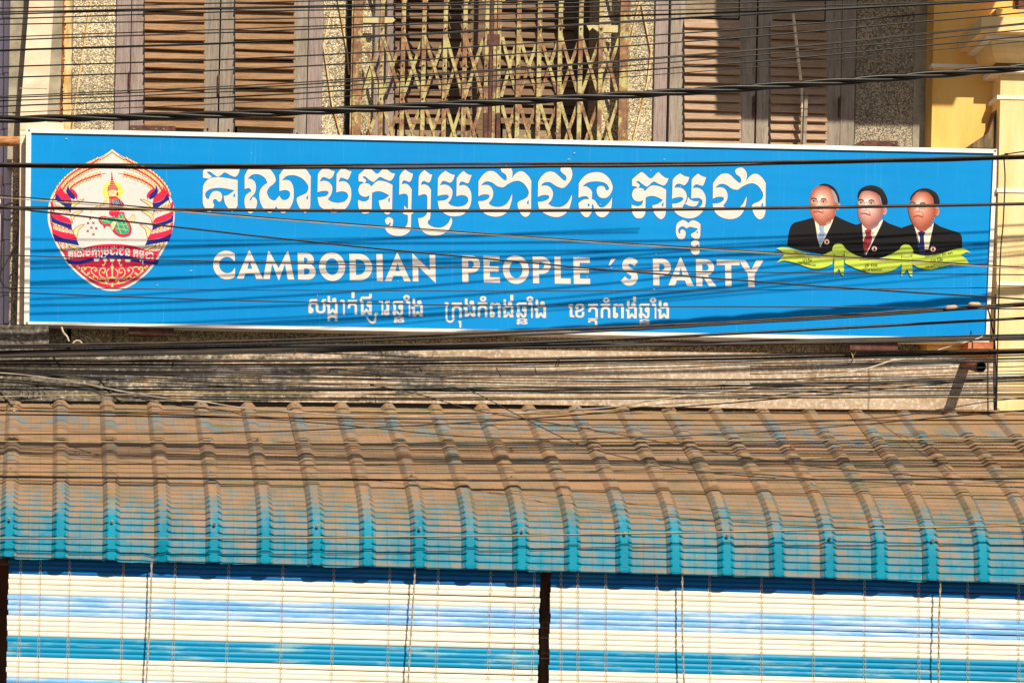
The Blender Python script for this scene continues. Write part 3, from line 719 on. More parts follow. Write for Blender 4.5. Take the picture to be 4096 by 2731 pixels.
for i, (ch, a, b) in enumerate([('C', 853, 941), ('A', 947, 1052), ('M', 1053, 1177), ('B', 1192, 1264), ('O', 1277, 1382), ('D', 1399, 1490), ('I', 1507, 1532), ('A', 1539, 1643), ('N', 1651, 1743),
        ('P', 1849, 1922), ('E', 1935, 2000), ('O', 2012, 2117), ('P', 2132, 2204), ('L', 2219, 2283), ('E', 2295, 2361), ("'", 2435, 2465), ('S', 2487, 2553), ('P', 2613, 2685), ('A', 2673, 2775), ('R', 2785, 2866), ('T', 2868, 2960), ('Y', 2955, 3056)]):
    pe = Print(lambda x, y: (x, y))
    if ch == 'S': letterS(a, b, pe); pe.build('letter', [M['print_white'], M['p_edge']], et); continue
    up = 76 if ch == "'" else 0
    for poly, holes in letter(ch, b - a):
        g = lambda r: [(a + x - (y + up) * .018, BASE(a + x) - y - up) for x, y in r]
        pe.poly(g(poly), [g(h) for h in holes], 0, i % 2)
        pe.stroke(g(poly), 3.0, 1, -1 - (i % 2), 1, True)
    pe.build('letter', [M['print_white'], M['p_edge']], et)

# --- Khmer small line: glyph outlines from Blender's own fallback font, fitted one by one
GL = {}
def glyph(ch, bold=.018):
    if ch not in GL:
        c = bpy.data.curves.new('glyph', 'FONT'); c.body = ch; c.offset = bold; c.resolution_u = 3
        o = bpy.data.objects.new('glyph', c); col.objects.link(o)
        bpy.context.view_layer.update()
        me = bpy.data.meshes.new_from_object(o.evaluated_get(bpy.context.evaluated_depsgraph_get()))
        V = [(v.co.x, v.co.y) for v in me.vertices]; F = [tuple(p.vertices) for p in me.polygons]
        bpy.data.objects.remove(o); bpy.data.curves.remove(c); bpy.data.meshes.remove(me)
        xs = [v[0] for v in V] or [0, 1]; ys = [v[1] for v in V] or [0, 1]
        GL[ch] = (V, F, min(xs), max(xs), min(ys), max(ys))
    return GL[ch]
def put(P, ch, x0, x1, y0, y1, m=0, lift=0, f=lambda x, y: (x, y), bold=.018):
    V, F, a, b, c, d = glyph(ch, bold)
    n = len(P.v)
    for x, y in V:
        px = x0 + (x - a) / (b - a) * (x1 - x0); py = y1 - (y - c) / (d - c) * (y1 - y0)
        P.v.append((*P.f(*f(px, py)), lift))
    for t in F: P.t.append(tuple(n + i for i in t)); P.m.append(m)
kl = link('khmer_subtitle', None, sign)
SUBT = [('ស', 1235, 1303, 1197, 1252), ('ង', 1307, 1349, 1184, 1255), ('ក', 1311, 1348, 1260, 1283), ('ា', 1362, 1378, 1200, 1258), ('ត', 1392, 1427, 1200, 1257), ('់', 1407, 1417, 1169, 1192),
 ('ផ', 1440, 1486, 1176, 1258), ('ា', 1516, 1532, 1203, 1259), ('រ', 1536, 1558, 1203, 1260), ('ឆ', 1571, 1611, 1204, 1262), ('ន', 1577, 1616, 1268, 1290), ('ំ', 1614, 1638, 1180, 1204), ('ា', 1626, 1640, 1206, 1264), ('ង', 1647, 1690, 1194, 1265),
 ('ក', 1808, 1846, 1211, 1270), ('ុ', 1835, 1844, 1284, 1310), ('ង', 1856, 1900, 1195, 1266), ('ក', 1912, 1948, 1210, 1267), ('ំ', 1921, 1944, 1185, 1205), ('ព', 1960, 2001, 1211, 1268), ('ង', 2011, 2052, 1198, 1269), ('់', 2042, 2052, 1180, 1202),
 ('ឆ', 2066, 2105, 1210, 1270), ('ន', 2068, 2109, 1275, 1297), ('ំ', 2107, 2132, 1186, 1207), ('ា', 2114, 2130, 1212, 1271), ('ង', 2139, 2183, 1198, 1271),
 ('េ', 2273, 2296, 1216, 1268), ('ខ', 2302, 2336, 1214, 1270), ('ត', 2354, 2390, 1216, 1270), ('ត', 2353, 2388, 1274, 1300), ('ក', 2404, 2440, 1216, 1271), ('ំ', 2413, 2437, 1191, 1211), ('ព', 2453, 2494, 1216, 1272), ('ង', 2505, 2546, 1204, 1273), ('់', 2533, 2543, 1186, 1207),
 ('ឆ', 2556, 2597, 1215, 1273), ('ន', 2559, 2598, 1278, 1296), ('ំ', 2600, 2624, 1191, 1211), ('ា', 2609, 2624, 1216, 1274), ('ង', 2632, 2675, 1203, 1274)]
for i, (ch, a, b, c, d_) in enumerate(SUBT):
    ks = Print(lambda x, y: (x, y))
    for k_, (ox, oy) in enumerate(((-1.1, -.8), (1.1, .8), (1.1, -.8), (-1.1, .8))): put(ks, ch, a + ox, b + ox, c + oy, d_ + oy, 0, (i % 2) * 4 + k_, bold=0)
    ks.build('letter', [M['print_white']], kl)
ks = Print(lambda x, y: (x, y))
ks.stroke("1466,1268 1478,1284 1490,1290 1500,1286! 1503,1252! 1510,1256", 8, 0, 2)
ks.build('letter', [M['print_white']], kl); ks = Print(lambda x, y: (x, y))
ks.stroke("1792,1212 1786,1228! 1786,1270 1792,1284 1806,1286 1816,1272!", 8, 0, 2)
ks.stroke("1779,1213! 1792,1212", 7, 0, 3)
ks.build('letter', [M['print_white']], kl)

# --- emblem
EX = lambda x, y: (180 + x / 1.545, 590 + y / 1.545)
E = Print(EX)
OUT = "415,10! 440,30 480,55 520,72 575,98 650,150 710,210 760,280 790,340 802,400 795,480 770,560 730,640 680,720 620,790 540,850 470,880 415,887 350,878 290,850 210,790 140,720 90,640 50,560 22,480 16,420 25,340 55,270 110,205 180,140 248,98 310,70 350,55 390,30"
ol = smooth_path(pr(OUT), 6)
WHT, YEL, RED, MAR, NAV, SKN, GRN, HALO, GLD = range(9)
E.poly(ol, (), WHT, 0)
E.stroke(ol, 4, 9, -1.5, 1, True)
def inset(k): return [(415 + (x - 415) * k, 455 + (y - 455) * (k + .004)) for x, y in ol]
E.stroke(inset(.955), 5, MAR, 1, 1, True); E.stroke(inset(.940), 6, YEL, 1.3, 1, True)
# wreath tinted ground, both sides
for sgn in (1, -1):
    X = lambda x: 415 + sgn * (x - 415)
    S = lambda t: [(X(p[0]), *p[1:]) for p in pr(t)]
    def spath(t, m_, l): E.poly(smooth_path(S(t), 5), (), m_, l)
    # ears of wheat: three strands of grains
    strands = ["62,300 90,240 150,175 220,130 300,92 372,48", "95,290 130,230 190,180 260,140 330,118 385,100", "130,300 165,245 220,208 280,185 335,168 378,160"]
    for k, t in enumerate(strands):
        p = smooth_path(S(t), 8, False)
        E.stroke(p, 3, MAR, 2 + .3 * k, 1)
        L = [0]
        for a, b in zip(p, p[1:]): L.append(L[-1] + math.hypot(b[0] - a[0], b[1] - a[1]))
        n = int(L[-1] // 25)
        for i in range(n):
            t_ = (i + .4) / n * L[-1] * .9; j = max(q for q in range(len(L)) if L[q] <= t_)
            j = min(j, len(p) - 2); a, b = p[j], p[j + 1]; u = (t_ - L[j]) / ((L[j + 1] - L[j]) or 1)
            x, y = a[0] + (b[0] - a[0]) * u, a[1] + (b[1] - a[1]) * u; ang = math.atan2(b[1] - a[1], b[0] - a[0])
            for side in (1, -1):
                aa = ang + side * .42; ox, oy = x - math.sin(ang) * side * 8, y + math.cos(ang) * side * 8
                E.ell(ox, oy, 15, 7.5, MAR, 3 + .3 * (i % 2), aa, 10); E.ell(ox, oy, 13, 6, YEL, 4 + .3 * (i % 2), aa, 10)
            E.ell(x, y, 13, 6, RED, 5 + .2 * (i % 2), ang, 10)
    # lower grain bundle
    for row, (ya, yb, xa, xb) in enumerate(((345, 390, 45, 150), (470, 512, 52, 165), (585, 640, 95, 225))):
        for i in range(6):
            u = i / 5; x = xa + (xb - xa) * u; y = ya + (yb - ya) * (u * .8) + 12
            E.ell(X(x), y, 8, 24, MAR, 3 + .1 * i, sgn * -.35, 10); E.ell(X(x), y, 6, 21, YEL, 4 + .1 * i, sgn * -.35, 10); E.ell(X(x + 1), y - 2, 3, 12, RED, 5, sgn * -.35, 8)
    for t in ("165,350 200,330 243,320 205,345 168,372", "162,420 190,400 236,392 200,415 175,440 168,470", "175,520 200,490 245,475 212,505 200,540 195,560", "150,610 190,610 240,640 200,636"):
        E.stroke(smooth_path(S(t), 4), 3, MAR, 5.4, 1, True); spath(t, YEL, 5.2)
    spath("98,240! 112,270 150,300 160,318 165,342! 130,335 100,320 72,284!", RED, 6); spath("72,284! 100,322 130,338 165,344! 158,404! 130,370 95,345 60,320!", NAV, 6)
    spath("145,230! 150,260 185,300 182,322! 150,305 130,268!", NAV, 6.6); spath("153,264 168,256 200,290 195,325! 184,302", RED, 6.6)
    spath("38,372! 45,395 100,418 150,440 165,472! 110,460 60,440 36,412!", RED, 6); spath("36,414! 60,442 110,462 165,475! 165,512! 120,490 70,472 40,458!", NAV, 6)
    spath("42,500! 100,520 170,535 190,550 198,572! 120,560 60,545 46,530!", RED, 6); spath("46,532! 110,560 198,574! 212,606! 130,590 62,580!", NAV, 6)
    spath("36,330! 50,345 60,400! 40,380", RED, 5.8); spath("38,460! 48,470 50,505! 40,492", RED, 5.8)
# red field and banner
def below(pts_txt):
    top = smooth_path(pr(pts_txt), 6, False)
    x0, x1 = top[0][0], top[-1][0]
    io = inset(.945)
    low = [p for p in io if p[1] > 560]
    low.sort(key=lambda p: -math.atan2(p[1] - 455, p[0] - 415) * -1)
    return top + [p for p in low if p[1] > max(top[0][1], 600) - 5]
E.poly(below("96,628 150,640 210,632 270,612 340,600 415,596 490,600 560,612 620,632 680,640 732,628"), (), RED, 7)
E.poly(smooth_path(pr("122,690! 200,700 290,682 350,664 415,655 480,660 540,676 600,694 660,702 706,690! 690,722 620,718 550,706 490,692 415,686 340,692 280,706 210,724 146,718!"), 5), (), NAV, 8)
for x, y, r in ((318, 692, 20), (372, 694, 13), (415, 696, 15), (458, 694, 13), (512, 697, 20)): E.poly([(x - r, y - 9), (x + r, y - 9), (x + r * .6, y + 12), (x - r * .6, y + 12)], (), WHT, 8.6)
# banner lettering: the title again, bent along the banner
def bend(px, py):
    u = (px - 810) / 2255.0; x = 142 + u * 528
    base = 690 - 30 * math.sin(math.pi * min(max(u * 1.02, 0), 1)) + 8 * u
    y0 = 843 + (px - 810) * .0185
    return x, base + (py - y0) * .27
for i, (fr, o, hs, dx, dy) in enumerate(TITLE):
    fx = lambda s: [bend((p[0] + dx) / fr[2] + fr[0], (p[1] + dy) / fr[2] + fr[1]) for p in smooth_path(pr(s), 3)]
    E.poly(fx(o), [fx(h) for h in hs], WHT, 9.5 + .3 * (i % 2))
# golden ornament
for sgn in (1, -1):
    X = lambda x: 415 + sgn * (x - 415)
    for t in ("410,845 350,835 290,810 240,775 200,740", "395,820 340,810 300,785 285,760 300,742 320,752 312,768", "400,815 350,800 335,770 350,745 372,752 365,775 352,768", "240,770 225,748 240,738 255,752", "270,800 262,780 275,770",
              "385,800 380,770 395,750", "330,830 325,812 340,806", "290,745 268,738 250,742", "222,758 205,748 196,732 206,734", "370,838 380,822 395,828", "360,730 372,715 368,700"):
        E.stroke([(X(p[0]), p[1]) for p in pr(t)], 6.5, GLD, 10 + .1 * (sgn + 1), 5)
    for x, y, r in ((312, 760, 9), (360, 728, 9), (245, 752, 7), (212, 742, 7), (270, 778, 7), (340, 815, 7), (300, 800, 6), (380, 835, 6)): E.ell(X(x), y, r, r * .7, GLD, 10.6, .5 * sgn, 8)
E.poly([(409, 730), (415, 712), (421, 730), (419, 800), (411, 800)], (), GLD, 10.4); E.ell(415, 740, 10, 13, GLD, 10.7); E.ell(415, 805, 28, 6, GLD, 10.7); E.ell(415, 850, 9, 13, GLD, 10.7)
# seated dancer
E.ell(419, 270, 63, 62, HALO, 2, 0, 28)
E.stroke("382,332 340,360 300,378 284,402", 11, SKN, 3); E.stroke("486,360 520,380 556,392", 12, SKN, 3)
E.sp("412,157! 416,190 424,214 432,228 446,252 448,268 420,262 390,268 390,246 402,228 408,208 410,190", (), RED, 4.4)
E.sp("388,262 412,250 444,262 444,285 434,303 414,312 398,300 390,282", (), SKN, 4); E.stroke("395,280 402,279", 3, MAR, 4.8); E.stroke("414,280 423,279", 3, MAR, 4.8); E.stroke("402,297 412,297", 3, RED, 4.8); E.ell(448, 288, 6, 12, RED, 4.6)
E.sp("362,330 378,318 395,314 392,350 372,348", (), SKN, 4.8)
E.sp("394,308 440,304 468,326 490,352 478,372 450,402 412,404 396,372 398,340", (), RED, 4.2)
E.sp("420,330 460,322 480,352 470,372 430,366 408,352", (), NAV, 4.5)
for k in range(5): E.stroke([(418 + 12 * k, 328), (428 + 12 * k, 366)], 2, WHT, 4.8, 1)
E.sp("400,392 450,388 452,420 404,420", (), RED, 4.9)
E.sp("330,436 356,424 400,432 440,425 452,402 486,400 498,436 524,470 534,510 520,545 470,552 430,530 408,496 380,486 366,502 358,482 338,466", (), RED, 4.0)
E.sp("338,438 360,430 400,438 446,432 462,410 484,412 490,440 514,474 520,510 508,532 470,536 440,518 424,486 396,470 372,474 350,462", (), GRN, 4.3)
for t in ("345,440 380,462", "360,432 400,468", "452,415 500,520", "470,410 515,500", "436,440 470,534", "430,470 500,480", "440,500 515,510", "450,440 492,440", "350,455 385,435"): E.stroke(t, 2.5, YEL, 4.6, 2)
E.sp("512,448 530,432 546,416 556,430 552,460 536,452 518,462", (), SKN, 4.5); E.sp("408,470 424,456 440,466 420,512 408,504", (), SKN, 4.9)
E.stroke("400,408 420,424 440,410", 6, RED, 5.3)
for t in ("412,150 410,190 402,228 390,246 390,268", "414,157 420,200 434,232 447,252 448,268", "388,262 390,282 398,300 414,312 434,303 444,285", "382,328 340,356 300,374 280,402", "384,340 342,366 302,386", "332,438 356,424 400,432 440,425 452,402", "498,436 524,470 534,510 520,545 470,552 430,530 408,496", "512,448 530,430 546,414 557,430 552,460", "408,470 424,455 441,466 421,512"): E.stroke(t, 2.2, MAR, 6, 3)
for k in range(5): E.stroke([(392 + 3 * k, 258 - 13 * k), (446 - 5 * k, 260 - 13 * k)], 2.6, YEL, 6.3, 1)
for k in range(7): E.stroke([(398 + 9 * k, 316), (396 + 9 * k, 398)], 1.6, YEL, 5.6, 1)
for x, y in ((280, 440), (266, 468), (299, 467), (287, 496), (264, 517), (317, 500), (299, 537)):
    E.stroke([(x - 7, y - 7), (x + 7, y + 7)], 5, MAR, 2, 1); E.stroke([(x - 7, y + 7), (x + 7, y - 7)], 5, MAR, 2.4, 1)
E.build('emblem', [M['print_white'], M['p_yellow'], M['p_red'], M['p_maroon'], M['p_navy'], M['p_skin'], M['p_green'], M['p_halo'], M['p_gold'], M['p_edge']], sign)

# --- portraits
PF = lambda x, y: (3100 + x / 1.68, 700 + y / 1.68)
def tones(name, dark, mid, light, n=9):
    out = []
    for i in range(n):
        u = i / (n - 1); c = tuple((dark[k] + (mid[k] - dark[k]) * u * 2) if u < .5 else (mid[k] + (light[k] - mid[k]) * (u * 2 - 1)) for k in range(3))
        out.append(flat(f'{name}_tone_{i + 1}', c))
    return out
def portrait(tn, body, shirt, tie, tiemat, head, focus, hair, side, ear, glasses, eyes, mouth, nose, neck, pin, base, label):
    NT_ = len(tn)
    P = Print(PF); mats = [M['p_black'], M['p_shirt'], tiemat, M['p_grey'], M['p_lip'], M['p_wire'], M['print_white'], M['p_maroon'], M['p_suit']] + tn
    BK, SH, TI, GY, LP, WI, WH, MR, SU, T0 = range(10)
    P.sp(body, (), BK, base); P.sp(shirt, (), SH, base + 1)
    P.sp(neck, (), T0, base + 1.6); P.sp(tie, (), TI, base + 2.2)
    sp_ = pr(shirt); P.stroke([sp_[0][:2], sp_[-1][:2]], 5, SU, base + 1.2, 1)
    tp_ = pr(tie); P.stroke([tp_[0][:2], tp_[-1][:2]], 3, SU, base + 2.5, 1)
    P.ell(*ear, T0 + 3, base + 2.4, .1); P.ell(ear[0] - 3, ear[1], ear[2] * .6, ear[3] * .7, T0 + 1, base + 2.7, .1)
    hp = smooth_path(pr(head), 5); fx, fy = focus
    for i in range(NT_):
        k = 1 - .78 * (i / (NT_ - 1)) ** .85
        P.poly([(fx + (x - fx) * k, fy + (y - fy) * k) for x, y in hp], (), T0 + min(NT_ - 1, i), base + 3 + .35 * i)
    L = base + 3 + .35 * NT_ + .3
    x, y = nose
    for ex, ey in eyes:                                       # sockets, lids, brows
        P.ell(ex, ey - 2, 21, 13, T0 + 3, L, 0, 16); P.ell(ex, ey + 11, 17, 5, T0 + 4, L + .3, 0, 12)
        P.stroke([(ex - 19, ey - 16), (ex, ey - 22), (ex + 19, ey - 15)], 6, BK, L + .6)
        P.ell(ex, ey, 12, 4, WH, L + .6, 0, 12); P.ell(ex - 1, ey, 6, 4.6, BK, L + .9, 0, 10); P.stroke([(ex - 14, ey - 1), (ex, ey - 6), (ex + 14, ey)], 3, BK, L + 1.1)
        P.ell(ex, ey + 3, 25, 19, WI, L + 1.4, 0, 20, 3.4)
    P.sp(f"{x-4},{y-34} {x+6},{y-20} {x+16},{y-2} {x+6},{y+8} {x-10},{y+7} {x-16},{y}", (), T0 + 5, L); P.sp(f"{x-3},{y-34} {x+1},{y-12} {x-4},{y+1} {x-12},{y-2} {x-8},{y-18}", (), T0 + 8, L + .3)
    P.stroke([(x - 13, y + 5), (x, y + 9), (x + 15, y + 4)], 5, T0 + 1, L + .6)
    P.stroke([(x + 18, y + 2), (x + 32, y + 20), (x + 36, y + 42)], 5, T0 + 2, L + .3); P.stroke([(x - 18, y + 4), (x - 26, y + 18), (x - 26, y + 34)], 4, T0 + 3, L + .3)
    P.stroke(mouth, 11, T0 + 2, L + .3); P.stroke(mouth, 7, LP, L + .6)
    mp_ = pr(mouth); P.stroke([(p[0], p[1] - 1) for p in mp_], 2.2, MR, L + .9)
    P.stroke([(mp_[0][0] + 8, mp_[0][1] + 20), (mp_[1][0] + 6, mp_[1][1] + 24), (mp_[2][0] - 14, mp_[2][1] + 18)], 5, T0 + 3, L + .3)
    for k in range(3): P.stroke([(x - 18, y - 92 - 11 * k), (x + 10, y - 96 - 11 * k), (x + 44, y - 88 - 11 * k)], 2.2, T0 + 5, L + .3)
    P.sp(side, (), GY, L + .6); P.sp(hair, (), BK, L + 1)
    hq = pr(hair); m_ = len(hq) // 2
    for k in range(4):
        P.stroke([(hq[j][0] * (1 - .12 * k) + hq[-j][0] * .12 * k, hq[j][1] + 5 + 5 * k) for j in range(2, m_)], 1.6, SU, L + 1.3 + .2 * k)
    P.stroke(glasses, 3, WI, L + 1.9, 1)
    P.ell(*pin, 20, 20, MR, base + 5); P.ell(*pin, 17, 17, WH, base + 5.5); P.ell(pin[0], pin[1] + 2, 8, 11, MR, base + 6)
    o = P.build('portrait', mats, sign); o['label'] = label
M['p_suit'] = flat('printed_charcoal', (.035, .030, .034))
F1 = tones('rosy_face', (.38, .11, .07), (.70, .31, .23), (.88, .68, .60)); F2 = tones('pale_face', (.36, .13, .11), (.70, .38, .33), (.88, .72, .68)); F3 = tones('red_face', (.36, .09, .055), (.66, .25, .17), (.86, .58, .49))
portrait(F1, "83,475! 90,400 106,345 130,320! 200,302 262,285! 300,480! 397,268! 440,292 500,318 550,336! 620,440 560,540 400,545 300,530 150,500", "262,292! 285,320 300,345! 330,345! 352,318 395,276! 380,330 304,486! 280,400", "298,348! 316,340! 332,350! 326,372! 336,405 304,484! 290,420 304,374!", M['p_tie1'],
  "243,120 275,82 320,68 370,82 405,125 418,185 408,250 394,292 366,310 326,336 290,326 256,292 234,240 230,190 238,150", (305, 165),
  "296,70 340,59 396,84 428,136 434,184 424,184 416,146 394,108 350,76", "378,96 404,118 424,160 426,192 402,180 392,150 384,120", (422, 208, 15, 28), [(284, 178), (302, 178)], [(262, 178), (327, 180)], "258,250 285,245 322,254", (292, 222), "285,300! 330,335 378,300! 372,320 330,344! 300,338", (348, 449), 0, 'older man in dark suit and light blue tie, leftmost portrait')
portrait(F2, "548,334! 582,322! 600,540! 720,294! 760,322 800,338 852,356! 930,440 900,540 760,566 640,566 520,545 500,440", "582,326! 604,352 625,368! 640,368! 680,340 722,298! 716,330 612,540! 590,430", "604,372! 626,362! 652,370! 642,395! 652,440 606,536! 592,460 612,400!", M['p_tie2'],
  "566,130 600,106 650,104 700,136 724,200 724,262 702,310 662,336 640,352 604,344 570,304 556,245 558,185", (615, 190),
  "560,162 562,112 600,80 655,70 715,92 750,146 756,196 722,198 708,150 684,122 640,106 600,108 575,124", "700,140 722,150 742,172 748,196 718,196", (736, 242, 15, 28), [(600, 187), (618, 187)], [(578, 188), (648, 190)], "574,262 600,258 642,272", (604, 230), "590,320! 640,350 700,318! 690,342 650,366! 612,360", (668, 496), 7, 'man with black side parting, dark suit and red tie, middle portrait')
portrait(F3, "856,352! 930,328! 970,506! 1068,318! 1110,345 1180,370 1240,388! 1256,420 1258,495! 1180,540 1000,550 880,540 860,440", "930,332! 950,360 972,378! 1010,378! 1035,356 1068,322! 1062,350 1030,500! 975,480", "960,384! 984,376! 1012,384! 1000,410! 1008,530! 968,530! 974,415!", M['p_tie3'],
  "914,175 930,132 980,102 1030,112 1066,155 1078,215 1080,262 1062,310 1030,345 985,370 942,350 910,292 896,235 898,195", (965, 190),
  "912,168 922,130 970,96 1030,92 1084,122 1106,170 1102,196 1072,194 1062,152 1030,118 980,104 938,130", "1066,170 1082,180 1080,194 1072,194", (1088, 246, 16, 30), [(950, 205), (968, 205)], [(926, 206), (992, 208)], "930,284 958,274 994,284", (962, 240), "940,340! 990,366 1058,326! 1050,345 1010,376! 965,374", (1062, 498), 14, 'balding man in dark suit and navy tie, rightmost portrait')
R = Print(PF)
R.sp("10,495! 40,486 100,492 200,522 300,540 388,508! 396,545! 384,600! 310,628 240,625 140,592 60,575 12,592! 34,566 60,540! 44,512", (), 0, 0)
R.sp("466,490! 520,528 600,556 720,556 840,500! 856,592! 800,638 720,658 640,656 540,626 470,592!", (), 0, 0)
R.sp("920,525! 1000,542 1100,532 1200,502 1260,493 1313,520! 1280,522 1250,540! 1286,566 1306,605! 1255,594 1150,610 1050,634 980,628 925,602!", (), 0, 0)
for (a, b, c, d_, e, f_) in ((398, 465, 545, 675, 430, 628), (852, 925, 550, 683, 888, 630)):
    R.poly([(a, c), (b, c), (b - 3, d_), (b - 18, d_ - 4), (e, f_), (a + 16, d_ - 24), (a - 3, d_ - 2)], (), 0, 1)
    R.stroke([(a + 2, c), (a + 4, f_)], 2, 2, 2, 1); R.stroke([(b - 2, c), (b - 4, f_)], 2, 2, 2, 1)
R.ell(430, 508, 44, 44, 2, 2, 0, 26); R.ell(427, 501, 42, 41, 0, 3, 0, 26); R.ell(884, 514, 46, 44, 2, 2, 0, 26); R.ell(880, 507, 43, 41, 0, 3, 0, 26)
def line(txt, x0, x1, y0, y1, h, bold=.0):
    cs = [c for c in txt]; n = sum(1 for c in cs if c != ' ') + .5 * cs.count(' ')
    w = (x1 - x0) / n; x = x0
    for i, c in enumerate(cs):
        if c == ' ': x += w * .5; continue
        u = (x - x0) / (x1 - x0); y = y0 + (y1 - y0) * u
        if c in 'ិីំុូ៊': put(R, c, x - w, x - w * .3, *((y - h * 1.35, y - h * 1.02) if c in 'ិីំ៊' else (y + h * .1, y + h * .4)), 1, 5, PFI, bold); continue
        put(R, c, x, x + w * .86, y - h, y, 1, 5, PFI, bold); x += w
PFI = lambda x, y: (x, y)
line('សមេចអគមហាធមបោធិសាល', 130, 310, 524, 560, 14); line('ជា សីម', 188, 264, 584, 586, 20); line('បធានគណបក', 155, 275, 596, 618, 15)
line('សមេចអគមហាសេនាបតេជោ', 570, 780, 574, 572, 13); line('ហុន ែសន', 603, 706, 616, 616, 19); line('អនុបធានគណបក', 585, 735, 646, 646, 15)
line('សមេចអគមហាពញាចក', 1010, 1195, 556, 530, 15); line('េហង សំរិន', 1045, 1155, 588, 574, 19); line('បធានកិតិយសគណបក', 1012, 1200, 624, 598, 14)
R.build('name_ribbon', [M['p_lime'], M['p_black'], M['p_lime2']], sign, .0062, .0002)
pk = Print(lambda x, y: (x, y))
for k in range(26):
    x, y = random.uniform(180, 3050), random.uniform(560, 1280); y += (x - 2000) * .02
    pk.stroke([(x, y), (x + random.uniform(2, 9), y + random.uniform(-4, 2))], random.uniform(1, 2.4), 0, 0, 1)
pk.build('scratches', [M['print_white']], sign, .0085)

# ------------------------------------------------------------------ metal awning roof
roof = thing('metal_roof', 'curved ribbed metal awning, teal paint under brown dust', 'roof')
S_T = scl(SD)
RX0 = XC + (61 - QX) / S_T; RP = 187.3 / S_T
def tilt(u): return .0098 + (-.0051 - .0098) * u
PRO = [(.10, 3.275), (.15, 3.239), (.45, 3.033), (.82, 2.772), (1.06, 2.590), (1.092, 2.562), (1.16, 2.503), (1.225, 2.435), (1.275, 2.370), (1.310, 2.300), (1.330, 2.220), (1.340, 2.130), (1.346, 2.058)]
def pro_at(d0, d1, n):      # resample by arc length between profile indices
    seg = [p for p in PRO if d0 - 1e-6 <= p[0] <= d1 + 1e-6]
    P = smooth_path(seg, 8, False); L = [0]
    for a, b in zip(P, P[1:]): L.append(L[-1] + math.hypot(b[0] - a[0], b[1] - a[1]))
    out = []
    for i in range(n + 1):
        t = L[-1] * i / n; j = 0
        while j < len(L) - 2 and L[j + 1] < t: j += 1
        u = (t - L[j]) / (L[j + 1] - L[j]); out.append((P[j][0] + (P[j + 1][0] - P[j][0]) * u, P[j][1] + (P[j + 1][1] - P[j][1]) * u))
    return out, L[-1]
def xprof(i0, i1):           # (x, height, is_rib_top, is_side) across ribs i0..i1
    out = []
    for i in range(i0, i1):
        c = RX0 + i * RP
        out += [(c - .049, 0, 0), (c - .040, .008, .4), (c - .026, .020, .8), (c - .018, .024, 1), (c + .018, .024, 1), (c + .026, .020, .8), (c + .040, .008, .4), (c + .049, 0, 0)]
        a = c + .049; b = c + RP - .049; w = b - a
        out += [(a + w * .30, .0005, 0), (a + w * .34, .0022, 0), (a + w * .38, .0005, 0), (a + w * .62, .0005, 0), (a + w * .66, .0022, 0), (a + w * .70, .0005, 0)]
    return out
def zhat(d): return (d - .10) / 1.246
